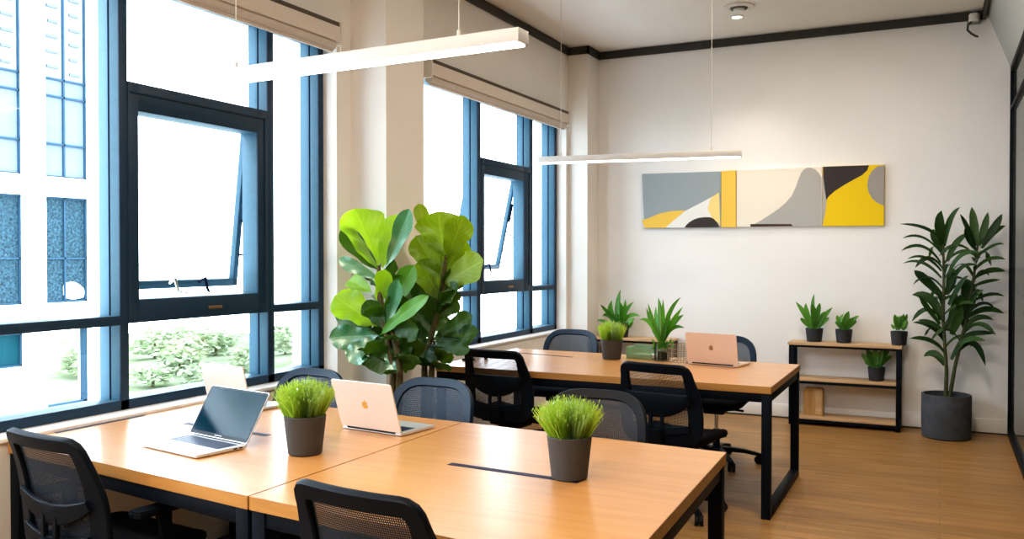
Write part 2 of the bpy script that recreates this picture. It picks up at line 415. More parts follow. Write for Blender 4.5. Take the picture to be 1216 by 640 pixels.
FIG_RIGHT_STEM = [(0.005, 0.0, 0.667), (0.005, 0.0, 0.82), (0.053, 0.0, 0.975), (0.1, 0.0, 1.129), (0.136, 0.0, 1.306), (0.159, 0.0, 1.467)]
FIG_RIGHT_STEM_B = [(0.046, 0.0, 0.669), (0.059, 0.0, 0.797), (0.076, 0.0, 0.951)]
DRACAENA = [((-0.03, 0.0, 1.545), (-0.056, -0.068, 1.693), (-0.044, -0.135, 1.824), 0.097),
    ((-0.024, 0.0, 1.545), (0.016, -0.091, 1.725), (0.086, -0.183, 1.845), 0.082),
    ((-0.043, 0.0, 1.572), (-0.153, -0.039, 1.682), (-0.345, -0.077, 1.724), 0.046),
    ((-0.048, 0.0, 1.491), (-0.183, -0.082, 1.613), (-0.323, -0.164, 1.606), 0.038),
    ((-0.048, 0.0, 1.409), (-0.182, -0.098, 1.538), (-0.333, -0.196, 1.504), 0.046),
    ((-0.041, 0.0, 1.341), (-0.164, -0.038, 1.45), (-0.294, -0.075, 1.436), 0.038),
    ((-0.041, 0.0, 1.287), (-0.184, 0.055, 1.408), (-0.331, 0.11, 1.401), 0.038),
    ((-0.028, 0.0, 1.124), (-0.152, 0.034, 1.25), (-0.241, 0.068, 1.346), 0.121),
    ((-0.039, 0.0, 0.946), (-0.12, 0.028, 1.107), (-0.258, 0.055, 1.144), 0.106),
    ((-0.051, 0.0, 0.912), (-0.161, -0.07, 1.069), (-0.21, -0.14, 1.139), 0.068),
    ((0.001, 0.0, 1.423), (0.06, -0.013, 1.558), (0.149, -0.027, 1.644), 0.067),
    ((0.008, 0.0, 1.287), (0.09, -0.06, 1.457), (0.235, -0.12, 1.49), 0.059),
    ((0.008, 0.0, 1.186), (0.091, -0.079, 1.357), (0.206, -0.158, 1.391), 0.059),
    ((0.015, 0.0, 1.07), (0.091, -0.091, 1.223), (0.148, -0.182, 1.306), 0.081),
    ((0.198, 0.0, 1.537), (0.148, -0.071, 1.656), (0.087, -0.143, 1.794), 0.067),
    ((0.21, 0.0, 1.544), (0.193, 0.057, 1.693), (0.175, 0.114, 1.858), 0.081),
    ((0.222, 0.0, 1.544), (0.258, 0.039, 1.658), (0.288, 0.078, 1.813), 0.073),
    ((0.239, 0.0, 1.557), (0.316, 0.035, 1.657), (0.387, 0.07, 1.797), 0.08),
    ((0.245, 0.0, 1.524), (0.328, 0.034, 1.644), (0.411, 0.068, 1.703), 0.065),
    ((0.21, 0.0, 1.457), (0.312, -0.075, 1.536), (0.388, -0.15, 1.554), 0.051),
    ((0.199, 0.0, 1.356), (0.296, -0.054, 1.437), (0.403, -0.108, 1.437), 0.051),
    ((0.2, 0.0, 1.289), (0.299, 0.003, 1.344), (0.41, 0.006, 1.344), 0.073),
    ((0.194, 0.0, 1.222), (0.271, 0.022, 1.256), (0.378, 0.043, 1.277), 0.044),
    ((0.183, 0.0, 1.101), (0.302, 0.044, 1.156), (0.41, 0.088, 1.143), 0.044),
    ((0.154, 0.0, 0.973), (0.274, 0.048, 1.034), (0.406, 0.097, 1.008), 0.08),
    ((0.154, 0.0, 1.053), (0.209, -0.094, 1.146), (0.252, -0.189, 1.196), 0.073),
    ((0.125, 0.0, 0.871), (0.214, -0.001, 0.968), (0.331, -0.002, 0.958), 0.066),
    ((0.142, 0.0, 1.006), (0.153, 0.011, 1.154), (0.123, 0.022, 1.288), 0.148),
    ((0.096, 0.0, 0.782), (0.184, -0.019, 0.841), (0.347, -0.038, 0.855), 0.066),
    ((0.084, 0.0, 0.72), (0.154, -0.078, 0.798), (0.268, -0.156, 0.803), 0.081),
    ((0.066, 0.0, 0.679), (0.185, -0.025, 0.768), (0.273, -0.05, 0.601), 0.074),
    ((-0.013, 0.0, 0.675), (-0.116, -0.094, 0.781), (-0.268, -0.188, 0.803), 0.061),
    ((-0.012, 0.0, 0.58), (-0.086, 0.058, 0.659), (-0.168, 0.116, 0.635), 0.091),
    ((-0.019, 0.0, 0.777), (-0.119, 0.046, 0.886), (-0.251, 0.092, 0.913), 0.061),
    ((-0.026, 0.0, 0.845), (-0.1, -0.011, 0.911), (-0.211, -0.023, 0.942), 0.061),
    ((0.035, 0.0, 0.833), (0.076, -0.056, 0.954), (0.104, -0.112, 1.071), 0.089),
    ((0.004, 0.0, 0.866), (0.047, 0.054, 1.0), (0.071, 0.107, 1.162), 0.082),
    ((0.036, 0.0, 0.63), (0.096, -0.007, 0.749), (0.155, -0.014, 0.833), 0.067),
    ((-0.003, 0.0, 1.151), (0.033, 0.049, 1.252), (0.02, 0.098, 1.368), 0.104),
    ((-0.018, 0.0, 1.491), (-0.08, 0.043, 1.594), (-0.105, 0.085, 1.684), 0.09),
    ((0.21, 0.0, 1.504), (0.15, -0.018, 1.591), (0.125, -0.037, 1.691), 0.074),
    ((0.137, 0.0, 0.918), (0.105, -0.035, 1.054), (0.092, -0.071, 1.156), 0.119)]
CANE_A = [(-0.004, 0.0, 0.294), (0.0, 0.0, 0.54), (-0.026, 0.0, 0.947), (-0.023, 0.0, 1.287), (-0.03, 0.0, 1.559)]
CANE_B = [(0.02, 0.0, 0.296), (0.061, 0.0, 0.577), (0.125, 0.0, 0.884), (0.182, 0.0, 1.222), (0.216, 0.0, 1.55)]
PA=(-2.762, 8.0, 0)
PB=(-1.694, 5.86, 0)
LANCE_A = [((-0.025, 0.0, 0.782), (-0.037, 0.01, 0.949), (-0.017, 0.02, 1.144), 0.057),
    ((-0.05, 0.0, 0.796), (-0.104, -0.007, 0.902), (-0.093, -0.014, 1.04), 0.054),
    ((-0.002, 0.0, 0.798), (0.05, -0.034, 0.923), (0.147, -0.068, 1.033), 0.037),
    ((0.014, 0.0, 0.799), (0.092, -0.019, 0.893), (0.2, -0.039, 0.893), 0.036),
    ((-0.058, 0.0, 0.796), (-0.133, 0.031, 0.884), (-0.218, 0.063, 0.879), 0.034),
    ((-0.033, 0.0, 0.797), (-0.122, -0.046, 0.919), (-0.182, -0.091, 0.999), 0.03),
    ((0.007, 0.0, 0.783), (0.046, -0.045, 0.909), (0.069, -0.091, 1.055), 0.037),
    ((-0.074, 0.0, 0.78), (-0.094, 0.013, 0.886), (-0.123, 0.025, 0.992), 0.047),
    ((0.022, 0.0, 0.784), (0.093, -0.022, 0.833), (0.147, -0.044, 0.874), 0.043),
    ((0.038, 0.0, 0.754), (0.069, 0.003, 0.8), (0.115, 0.007, 0.862), 0.05),
    ((-0.066, 0.0, 0.781), (-0.17, -0.003, 0.831), (-0.25, -0.006, 0.836), 0.024),
    ((-0.009, 0.0, 0.783), (0.015, -0.016, 0.906), (-0.007, -0.031, 1.028), 0.044)]
LANCE_B = [((-0.005, 0.0, 0.866), (-0.022, 0.06, 1.003), (-0.063, 0.119, 1.17), 0.041),
    ((0.001, 0.0, 0.866), (0.022, -0.037, 1.011), (0.027, -0.073, 1.169), 0.031),
    ((0.007, 0.0, 0.877), (0.053, -0.01, 1.064), (0.138, -0.021, 1.183), 0.026),
    ((0.018, 0.0, 0.872), (0.072, -0.036, 0.991), (0.163, -0.071, 1.119), 0.031),
    ((0.018, 0.0, 0.867), (0.068, 0.016, 0.987), (0.143, 0.032, 1.059), 0.035),
    ((0.018, 0.0, 0.878), (0.08, -0.027, 0.969), (0.172, -0.054, 0.976), 0.026),
    ((-0.016, 0.0, 0.871), (-0.056, -0.017, 1.007), (-0.09, -0.035, 1.138), 0.022),
    ((-0.021, 0.0, 0.871), (-0.081, 0.03, 0.981), (-0.13, 0.059, 1.099), 0.027),
    ((-0.027, 0.0, 0.865), (-0.077, -0.022, 0.996), (-0.147, -0.043, 1.022), 0.027),
    ((-0.021, 0.0, 0.865), (-0.052, 0.007, 0.951), (-0.076, 0.014, 0.993), 0.036),
    ((-0.01, 0.0, 0.866), (-0.047, 0.049, 0.981), (-0.073, 0.097, 1.11), 0.036),
    ((0.007, 0.0, 0.866), (0.048, -0.048, 0.98), (0.088, -0.096, 1.102), 0.031),
    ((0.001, 0.0, 0.861), (0.033, -0.053, 0.948), (0.069, -0.105, 1.028), 0.036)]
TUFT_A_O = (-0.997, 8.02, 0)
TUFT_A = [((-0.001, 0.0, 0.835), (-0.011, -0.014, 0.997), (0.001, -0.027, 1.136), 0.041),
    ((-0.023, 0.0, 0.834), (-0.08, 0.013, 0.947), (-0.161, 0.027, 1.061), 0.051),
    ((0.021, 0.0, 0.836), (0.075, 0.006, 0.929), (0.149, 0.012, 1.018), 0.045),
    ((-0.012, 0.0, 0.834), (-0.055, -0.013, 0.949), (-0.069, -0.026, 1.054), 0.051),
    ((0.01, 0.0, 0.835), (0.032, -0.008, 0.975), (0.048, -0.017, 1.056), 0.045),
    ((-0.034, 0.0, 0.834), (-0.087, -0.016, 0.891), (-0.112, -0.032, 0.921), 0.036),
    ((0.032, 0.0, 0.836), (0.097, -0.002, 0.907), (0.108, -0.004, 0.931), 0.035),
    ((-0.001, 0.0, 0.835), (0.002, -0.023, 0.952), (-0.018, -0.046, 1.044), 0.056),
    ((0.017, 0.0, 0.836), (0.063, 0.01, 0.928), (0.084, 0.02, 0.979), 0.05)]
TUFT_B_O = (-0.754, 8.02, 0)
TUFT_B = [((0.005, 0.0, 0.839), (0.013, 0.02, 0.911), (0.037, 0.04, 0.988), 0.06),
    ((-0.006, 0.0, 0.839), (-0.04, 0.023, 0.898), (-0.064, 0.045, 0.948), 0.05),
    ((0.016, 0.0, 0.84), (0.067, 0.012, 0.902), (0.119, 0.023, 0.953), 0.045),
    ((-0.002, 0.0, 0.839), (-0.03, 0.023, 0.887), (-0.007, 0.046, 0.966), 0.05),
    ((0.02, 0.0, 0.84), (0.049, -0.024, 0.892), (0.083, -0.048, 0.94), 0.05),
    ((-0.01, 0.0, 0.839), (-0.048, -0.011, 0.877), (-0.072, -0.021, 0.888), 0.035),
    ((0.026, 0.0, 0.84), (0.077, 0.023, 0.89), (0.096, 0.047, 0.901), 0.035)]
TUFT_D_O = (-0.492, 8.02, 0)
TUFT_D = [((0.007, 0.0, 0.517), (-0.036, 0.014, 0.603), (-0.089, 0.028, 0.667), 0.054),
    ((0.007, 0.0, 0.517), (-0.004, -0.004, 0.629), (-0.014, -0.009, 0.67), 0.054),
    ((0.017, 0.0, 0.518), (0.057, 0.022, 0.618), (0.107, 0.044, 0.675), 0.054),
    ((-0.003, 0.0, 0.517), (-0.077, 0.006, 0.58), (-0.119, 0.012, 0.633), 0.045),
    ((0.028, 0.0, 0.519), (0.078, 0.016, 0.587), (0.124, 0.032, 0.614), 0.039),
    ((0.011, 0.0, 0.518), (0.028, -0.01, 0.609), (0.049, -0.021, 0.667), 0.054),
    ((0.003, 0.0, 0.517), (-0.055, -0.015, 0.606), (-0.064, -0.031, 0.663), 0.049),
    ((-0.014, 0.0, 0.516), (-0.066, -0.003, 0.547), (-0.093, -0.006, 0.562), 0.035)]
# ------------------------------------------------------------------ room numbers (metres; camera above the origin)
XW, XF, XO = -3.26, -3.36, -3.50      # window wall face, inner face of the window frames, outer face
YB, YR = 8.17, -2.6                   # back wall, rear wall behind the camera
XP, XBK = .49, .31                    # glass partition, bulkhead above it
ZC = 3.48
# floor, ceiling, walls
struct(MB().box(-3.6, 3.2, YR-.1, YB+.1, -.1, 0).build('floor', 'floor', shade=False))
struct(MB().box(-3.6, 3.2, YR-.1, YB+.1, ZC, ZC+.1).build('ceiling', 'ceiling', shade=False))
struct(MB().box(-3.6, 3.2, YB, YB+.1, 0, ZC).build('wall_back', 'wall_back', shade=False))
struct(MB().box(-3.6, 3.2, YR-.1, YR, 0, ZC).build('wall_front', 'wall', shade=False))
W1 = (-1.6, 4.245); W2 = (5.20, 7.81); ZS, ZH = .755, 2.80
wl = MB()
wl.box(-3.6, XW, YR, YB, 0, ZS-.02)
wl.box(-3.6, XW, YR, YB, ZH, ZC)
wl.box(-3.6, XW, YR, W1[0], ZS-.02, ZH); wl.box(-3.6, XW, W1[1], W2[0], ZS-.02, ZH); wl.box(-3.6, XW, W2[1], YB, ZS-.02, ZH)
wl.box(XW, -3.0, 4.384, 4.81, 0, ZC)                         # column between the windows
wl.box(XW, -3.06, 7.86, YB, 0, ZC)                           # column in the far corner
struct(wl.build('wall_left', 'wall', shade=False))
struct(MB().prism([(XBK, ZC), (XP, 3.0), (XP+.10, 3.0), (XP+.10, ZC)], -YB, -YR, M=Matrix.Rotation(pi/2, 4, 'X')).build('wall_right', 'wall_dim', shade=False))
co = MB().box(3.1, 3.2, YR, YB, 0, ZC)
struct(co.build('wall_corridor', 'corridor', shade=False))
struct(MB().box(-3.55, XW+.012, W1[0], W1[1], ZS-.02, ZS, .004).build('trim_1', 'sill'))
struct(MB().box(-3.55, XW+.012, W2[0], W2[1], ZS-.02, ZS, .004).build('trim_2', 'sill'))
t = MB(); z0, z1 = 3.405, 3.475
t.box(XW-.002, XW+.022, YR, 4.384, z0, z1); t.box(XW-.002, XW+.022, 4.81, 7.86, z0, z1)
t.box(XW, -2.978, 4.362, 4.384, z0, z1); t.box(-3.0, -2.978, 4.362, 4.832, z0, z1); t.box(XW, -2.978, 4.81, 4.832, z0, z1)
t.box(XW, -3.038, 7.838, 7.86, z0, z1); t.box(-3.06, -3.038, 7.838, YB, z0, z1)
t.box(-3.06, XBK-.02, YB-.022, YB, z0, z1)
t.box(XBK-.022, XBK, YR, YB, z0, z1)
struct(t.build('trim_3', 'trim', shade=False))
bb = MB(); bb.mat('wall_back'); bb.box(-3.06, XP, YB-.014, YB, .012, .125, .004); bb.mat('trim'); bb.box(-3.06, XP, YB-.016, YB, 0, .012)
struct(bb.build('baseboard_back'))
struct(MB().box(XW, XW+.012, YR, 4.384, 0, .11, .003).build('baseboard_left', 'wall'))

# ------------------------------------------------------------------ windows
def post(mb, y0, y1, z0, z1):
    """upright of two hollow sections with a dark joint between"""
    mb.mat('frame_skylit'); mb.box(XO, XF-.010, y0, y1, z0, z1, .002); mb.mat('frame'); mb.box(XF-.0102, XF, y0-.0006, y1+.0006, z0, z1, .002)  # lit side and shaded inner face put in by colour
    mb.mat('dark_core'); mb.box(-3.434, -3.424, y0-.0012, y1+.0012, z0, z1)
def rail(mb, y0, y1, z0, z1, x0=XO, x1=XF):
    mb.mat('frame_skylit'); mb.box(x0, x1-.010, y0, y1, z0, z1, .002); mb.mat('frame'); mb.box(x1-.0102, x1, y0, y1, z0-.0006, z1+.0006, .002)
def window(name, y0, y1, posts, bay, sash_tip):
    f = MB()
    for a, b in posts: post(f, a, b, ZS, ZH)
    rail(f, y0, y1, ZS, ZS+.045); rail(f, y0, y1, ZH-.05, ZH)
    a, b, ia, ib = bay                                       # opening of the vent bay and of the inner vent frame
    edges = [y0]+[v for p in posts for v in p]+[y1]
    for i in range(0, len(edges)-1, 2):
        l, r = edges[i], edges[i+1]
        if r-l < .05: continue
        if abs(l-a) < .02: continue
        rail(f, l, r, 1.145, 1.187)
    # vent frame
    x0 = -3.47
    for mt, xa, xb, g in (('frame_skylit', x0, XF-.008, 0), ('frame', XF-.0082, XF+.004, .0008)):
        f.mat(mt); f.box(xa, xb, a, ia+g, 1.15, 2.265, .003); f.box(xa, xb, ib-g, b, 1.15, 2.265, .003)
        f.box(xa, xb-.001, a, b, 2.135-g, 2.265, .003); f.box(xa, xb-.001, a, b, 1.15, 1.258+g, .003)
    f.mat('frame')
    f.box(XF+.001, XF+.010, a+.012, b-.03, 2.215, 2.222); f.box(XF+.001, XF+.010, b-.034, b-.027, 1.2, 2.222)
    w = struct(f.build(name))
    g = MB()
    gx = -3.432
    for i in range(0, len(edges)-1, 2):
        l, r = edges[i], edges[i+1]
        if r-l < .05: continue
        if abs(l-a) < .02:
            g2 = MB().box(gx-.003, gx+.003, l, r, 2.265, ZH-.05); g2.build('pane', 'pane', w, shade=False)
            g2 = MB().box(gx-.003, gx+.003, l, r, ZS+.045, 1.15); g2.build('pane', 'pane', w, shade=False)
        else:
            MB().box(gx-.003, gx+.003, l, r, ZS+.045, 1.145).build('pane', 'pane', w, shade=False)
            MB().box(gx-.003, gx+.003, l, r, 1.187, ZH-.05).build('pane', 'pane', w, shade=False)
    # top-hung sash pushed outward at the bottom
    hx, hz = -3.522, 2.185; dx, dz = sash_tip[0]-hx, sash_tip[1]-hz
    L = math.hypot(dx, dz); ang = math.atan2(-dx, -dz)       # tilt about the hinge line
    M = Matrix.Translation((hx, 0, hz)) @ Matrix.Rotation(ang, 4, 'Y')
    s = MB(); s.mat('frame_skylit'); sa, sb = ia+.045, b+.02
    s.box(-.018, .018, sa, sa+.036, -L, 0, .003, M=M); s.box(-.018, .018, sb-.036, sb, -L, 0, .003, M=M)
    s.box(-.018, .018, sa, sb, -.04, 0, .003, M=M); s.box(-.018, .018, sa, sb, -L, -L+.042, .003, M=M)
    so = s.build('sash', None, w)
    MB().box(-.003, .003, sa+.036, sb-.036, -L+.042, -.04, M=M).build('sash_pane', 'pane', so, shade=False)
    st = MB()
    p0 = M @ Vector((.02, sb-.01, -L*.80)); p1 = Vector((XF-.02, sb-.004, p0.z-.02)); 
    st.tube([p0, p1], .006, 6); st.tube([M @ Vector((.02, sb-.01, -L*.58)), p1], .006, 6); st.tube([M @ Vector((.03, sb-.012, -L*.28)), M @ Vector((.03, sb-.012, -L*.48))], .010, 6)
    st.build('window_stay', 'dark_core', so)
    for k in (.42, .66):
        y = sa+(sb-sa)*k; h = MB(); q = M @ Vector((.02, y, -L+.03))
        h.tube([q, q+Vector((.035, .006, .02)), q+Vector((.05, .012, -.045)), q+Vector((.055, .02+.05*(k < .5), -.055))], [.009, .010, .008, .007], 8)
        h.build('sash_handle', 'chrome' if k < .5 else 'dark_core', so)
    MB().box(XF+.003, XF+.009, a+(b-a)*.52, a+(b-a)*.62, 1.19, 1.207, .002).build('latch_plate', 'bronze', w)
    return w
window('window_1', W1[0], W1[1], [(-1.6, -1.55), (-.42, -.37), (.5, .55), (1.65, 1.70), (2.783, 2.828), (3.758, 3.806), (4.200, 4.245)], (2.828, 3.758, 2.885, 3.675), (-3.625, 1.295))
window('window_2', W2[0], W2[1], [(5.20, 5.25), (6.20, 6.256), (7.20, 7.262), (7.765, 7.81)], (6.256, 7.20, 6.312, 7.07), (-3.70, 1.345))

# glass partition on the right
f = MB(); f.mat('steel_black')
ys = [YR, -1.2, 1.2, 3.6, 6.0, 8.13]
for y in ys: f.box(XP, XP+.05, y, y+.04, 0, 3.0, .003)
f.box(XP, XP+.05, YR, YB, 2.955, 3.0, .003); f.box(XP, XP+.05, YR, YB, 2.64, 2.67, .003); f.box(XP, XP+.05, YR, YB, 0, .05, .003)
w3 = struct(f.build('window_3'))
for a, b in zip(ys, ys[1:]):
    MB().box(XP+.022, XP+.028, a+.04, b, .05, 2.64).build('pane', 'partition_glass', w3, shade=False)
    MB().box(XP+.022, XP+.028, a+.04, b, 2.67, 2.955).build('pane', 'partition_glass', w3, shade=False)

# ------------------------------------------------------------------ roller blinds
def blind(y0, y1, label, rod):
    t = thing('roller_blind', label, 'blind', (XW, (y0+y1)/2, 2.68))
    h = (y1-y0)/2
    MB().box(.004, .075, -h+.012, h-.012, .125, .155, .004).build('headrail', 'blind_dark', t)
    MB().box(.058, .082, -h+.012, h-.012, .040, .128, .006).build('valance', 'blind', t)
    b = MB(); b.tube([(.038, -h+.03, .022), (.038, h-.03, .022)], .030, 16); b.build('blind_roll', 'blind_roll', t)
    MB().box(.028, .048, -h+.04, h-.04, -.022, .004, .004).build('bottom_bar', 'blind_roll', t)
    for s in (-1, 1):
        br = MB(); br.box(.0, .088, s*h-.010, s*h+.010, .02, .158, .004); br.build('bracket', 'bracket', t)
    c = MB(); c.tube([(.08, h-.02, .10), (.086, h-.015, .0), (.084, h-.018, -.035)], .004, 6); c.build('cord_stop', 'bracket', t)
    if rod is not None:
        pass
    return t
blind(.9, 4.19, 'beige roller blind rolled up above the window nearest the camera', None)
blind(5.20, 7.70, 'beige roller blind rolled up above the far window beside the corner column', None)

# ------------------------------------------------------------------ lights hanging from the ceiling
def pendant(p0, p1, cables, label):
    a, b = Vector(p0), Vector(p1); mid = (a+b)/2; L = (b-a).length; rz = math.atan2(b.y-a.y, b.x-a.x)
    t = thing('linear_pendant_lamp', label, 'lamp', mid, rz)
    h = L/2
    body = MB(); body.box(-h, h, -.038, .038, .004, .050, .003); body.build('lamp_housing', 'lamp_body', t)
    MB().box(-h+.012, h-.012, -.030, .030, -.003, .006).build('diffuser', 'lamp_glow', t, shade=False)
    for x in cables:
        c = MB(); c.tube([(x, 0, .05), (x, 0, ZC-mid.z-.012)], .0022, 6)
        co_ = c.build('cable', 'cable', t)
        MB().lathe([(0, .03), (.007, .03), (.010, 0), (0, 0)], (x, 0, .048), 12).build('gripper', 'cable', co_)
        MB().lathe([(0, 0), (.03, 0), (.028, -.012), (0, -.012)], (x, 0, ZC-mid.z), 20).build('ceiling_cup', 'white_plastic', co_)
    return t
pendant((-2.833, 2.748, 2.18), (-1.278, 2.687, 2.18), (-.56, .52), 'long white pendant light bar hanging over the front tables')
pendant((-2.828, 6.223, 2.185), (-1.313, 6.466, 2.185), (-.59, .55), 'long white pendant light bar hanging over the back table')
t = thing('smoke_detector', 'round white detector with slotted grille on the ceiling', 'detector', (-1.48, 7.15, ZC))
MB().lathe([(0, 0), (.115, 0), (.118, -.012), (.095, -.022), (.08, -.022), (.078, -.016), (0, -.016)], (0, 0, 0), 40).build('detector_base', 'white_plastic', t)
MB().lathe([(.0, -.016), (.07, -.016), (.066, -.028), (.056, -.030), (0, -.030)], (0, 0, 0), 32).build('grille', 'vent_dark', t)
MB().lathe([(.0, -.028), (.045, -.030), (.040, -.046), (0, -.05)], (0, 0, 0), 32).build('sensor_cap', 'white_plastic', t)
t = thing('recessed_downlight', 'small glowing round spotlight recessed in the ceiling beside the detector', 'spotlight', (-1.56, 7.46, ZC))
MB().lathe([(.040, -.001), (.056, -.001), (.056, -.006), (.044, -.010), (.040, -.006)], (0, 0, 0), 32).build('trim_ring', 'white_plastic', t)
MB().lathe([(0, -.004), (.041, -.004), (.041, -.001), (0, -.001)], (0, 0, 0), 24).build('bulb', 'spot_glow', t)
t = thing('cable_bracket', 'small grey bracket with a dark curled cable end in the top right corner', 'bracket', (.225, 8.10, 3.40))
MB().lathe([(0, 0), (.038, 0), (.040, .01), (.040, .055), (.034, .065), (0, .065)], (0, 0, -.02), 20).build('bracket_body', 'white_plastic', t)
MB().box(-.05, .05, .02, .046, -.035, .0, .006).build('clamp', 'hook_metal', t)
MB().tube([(-.02, -.01, -.02), (-.045, -.02, -.05), (-.048, -.03, -.09), (-.02, -.04, -.125), (.012, -.045, -.15), (.03, -.045, -.155)], .009, 8).build('cable_end', 'trim', t)

# ------------------------------------------------------------------ wall art
def canvas(label, quad, shapes, thick=.03):
    xs = [p[0] for p in quad]; zs = [p[1] for p in quad]; cx = sum(xs)/4; z0 = min(zs)
    m = MB()
    R = Matrix.Translation((0, 0, 0)) @ Matrix.Rotation(pi/2, 4, 'X')      # xy polygon -> xz plane, extrusion towards -y
    def pl(poly): return [(p[0]-cx, p[1]-z0) for p in poly]
    m.mat(shapes[0][0]); m.prism(pl(quad), 0, thick, M=R)
    for k, (mt, poly) in enumerate(shapes[1:]):
        m.mat(mt); m.prism(pl(poly), thick-.001, thick+.0006*(k+1), M=R)
    o = m.build('canvas_painting', None, None, (cx, YB-.0005, z0), shade=False)
    return tag(o, label, 'painting')
yel1 = [(-2.606, 1.81), (-2.587, 1.816), (-2.54, 1.829), (-2.495, 1.847), (-2.42, 1.874), (-2.338, 1.89), (-2.25, 1.896), (-2.172, 1.895), (-2.22, 1.86), (-2.282, 1.81), (-2.33, 1.765), (-2.371, 1.736), (-2.575, 1.736)]
white1 = [(-2.172, 1.895), (-2.10, 1.93), (-2.02, 1.968), (-1.934, 2.013), (-1.95, 1.95), (-1.962, 1.907), (-1.94, 1.86), (-1.905, 1.80), (-1.944, 1.827), (-2.052, 1.823), (-2.139, 1.782), (-2.187, 1.733), (-2.371, 1.736), (-2.282, 1.81)]
pale1 = [(-1.934, 2.013), (-1.895, 2.033), (-1.861, 2.057), (-1.848, 1.734), (-1.87, 1.777), (-1.912, 1.80), (-1.945, 1.86), (-1.966, 1.907)]
dark1 = [(-2.187, 1.735), (-2.165, 1.761), (-2.139, 1.784), (-2.1, 1.807), (-2.052, 1.823), (-1.998, 1.828), (-1.944, 1.827), (-1.912, 1.814), (-1.885, 1.786), (-1.855, 1.734)]
canvas('grey canvas with yellow, white and black waves, leftmost on the back wall', [(-2.606, 2.258), (-1.846, 2.250), (-1.842, 1.732), (-2.580, 1.736)],
       [('c_blue', 0), ('c_gold', yel1), ('c_white', white1), ('c_pale', pale1), ('c_dark', dark1)])
canvas('narrow plain yellow upright canvas between the grey and the cream ones', [(-1.840, 2.251), (-1.707, 2.254), (-1.704, 1.732), (-1.838, 1.732)], [('c_gold', 0)], .036)
hill = [(-1.577, 1.734), (-1.485, 1.785), (-1.404, 1.835), (-1.324, 1.891), (-1.265, 1.941), (-1.21, 2.005), (-1.176, 2.082), (-1.151, 2.156), (-1.132, 2.202), (-1.109, 2.234), (-1.08, 2.249), (-1.05, 2.249), (-1.016, 2.234), (-0.983, 2.202), (-0.957, 2.16), (-0.953, 1.730)]
bar = [(-1.573, 1.757), (-1.214, 1.751), (-1.198, 1.732), (-1.573, 1.733)]
canvas('cream canvas with one tall grey hump and a black bar at its foot', [(-1.700, 2.254), (-0.952, 2.253), (-0.951, 1.728), (-1.700, 1.732)], [('c_cream', 0), ('c_grey', hill), ('c_brown', bar)])
dark3 = [(-0.946, 2.253), (-0.568, 2.248), (-0.583, 2.205), (-0.625, 2.165), (-0.69, 2.13), (-0.773, 2.083), (-0.848, 2.034), (-0.896, 1.989), (-0.916, 1.958), (-0.93, 2.053), (-0.942, 2.154)]
grey3 = [(-0.947, 2.20), (-0.942, 2.154), (-0.93, 2.053), (-0.916, 1.958), (-0.92, 1.881), (-0.933, 1.801), (-0.947, 1.729)]
blob3 = [(-0.447, 2.244), (-0.503, 2.233), (-0.546, 2.195), (-0.572, 2.145), (-0.582, 2.08), (-0.571, 2.015), (-0.541, 1.959), (-0.501, 1.922), (-0.448, 1.897)]
canvas('bright yellow canvas with black and grey curved corners, rightmost on the back wall', [(-0.948, 2.253), (-0.447, 2.248), (-0.449, 1.725), (-0.948, 1.729)],
       [('c_yellow', 0), ('c_dark', dark3), ('c_grey', grey3), ('c_grey2', blob3)])
# ------------------------------------------------------------------ desks
T = .74
def desk(name, label, quad, slot, loops, back_legs=True, th=.042, strip=None):
    """quad: LF RF RB LB corners of the top; loops: which ends carry a closed leg loop with a floor bar"""
    cx = sum(p[0] for p in quad)/4; cy = sum(p[1] for p in quad)/4
    t = thing(name, label, 'desk', (cx, cy, 0))
    q = [Vector((p[0]-cx, p[1]-cy)) for p in quad]
    b = MB(); b.mat('desk_edge'); b.prism(q, T-th, T-.0012, .0015); b.mat('desk'); b.prism(q, T-.0013, T)
    b.build('tabletop', None, t, shade=False)
    (sx0, sy0), (sx1, sy1) = slot; d = Vector((sx1-sx0, sy1-sy0, 0)); M = Matrix.Translation(((sx0+sx1)/2-cx, (sy0+sy1)/2-cy, 0)) @ Matrix.Rotation(math.atan2(d.y, d.x), 4, 'Z')
    MB().box(-d.length/2, d.length/2, -.016, .016, T-.01, T+.0012, M=M).build('cable_slot', 'slot', t, shade=False)
    if strip: MB().box(q[0].x+.003, q[0].x+.024, strip[0]-cy, strip[1]-cy, T-.005, T+.0012).build('gap_shade_strip', 'slot', t, shade=False)  # dark strip painted in for the shaded gap between desk and sill
    LF, RF, RB, LB = q; k = .05; zt = T-th-.001
    def beam(a, c, z0, z1, w, name_):
        a, c = Vector((a[0], a[1])), Vector((c[0], c[1])); dd = c-a
        M = Matrix.Translation(((a.x+c.x)/2, (a.y+c.y)/2, 0)) @ Matrix.Rotation(math.atan2(dd.y, dd.x), 4, 'Z')
        MB().box(-dd.length/2, dd.length/2, -w/2, w/2, z0, z1, .003, M=M).build(name_, 'steel_black', t)
    ins = [LF+Vector((k/2+.004, k/2+.006)), RF+Vector((-k/2-.004, k/2+.006)), RB+Vector((-k/2-.004, -k/2-.006)), LB+Vector((k/2+.004, -k/2-.006))]
    for p in ins: MB().box(p.x-k/2, p.x+k/2, p.y-k/2, p.y+k/2, 0, zt, .003).build('leg', 'steel_black', t)
    xo = Vector((k/2, 0)); yo = Vector((0, k/2))
    beam(ins[0]+xo, ins[1]-xo, zt-.05, zt, .04, 'rail'); beam(ins[3]+xo, ins[2]-xo, zt-.05, zt, .04, 'rail')
    for a, c in ((0, 3), (1, 2)):
        beam(ins[a]+yo, ins[c]-yo, zt-.05, zt, .04, 'rail')
        beam(ins[a]+yo, ins[c]-yo, 0.0, .05, k, 'floor_bar')
    return t
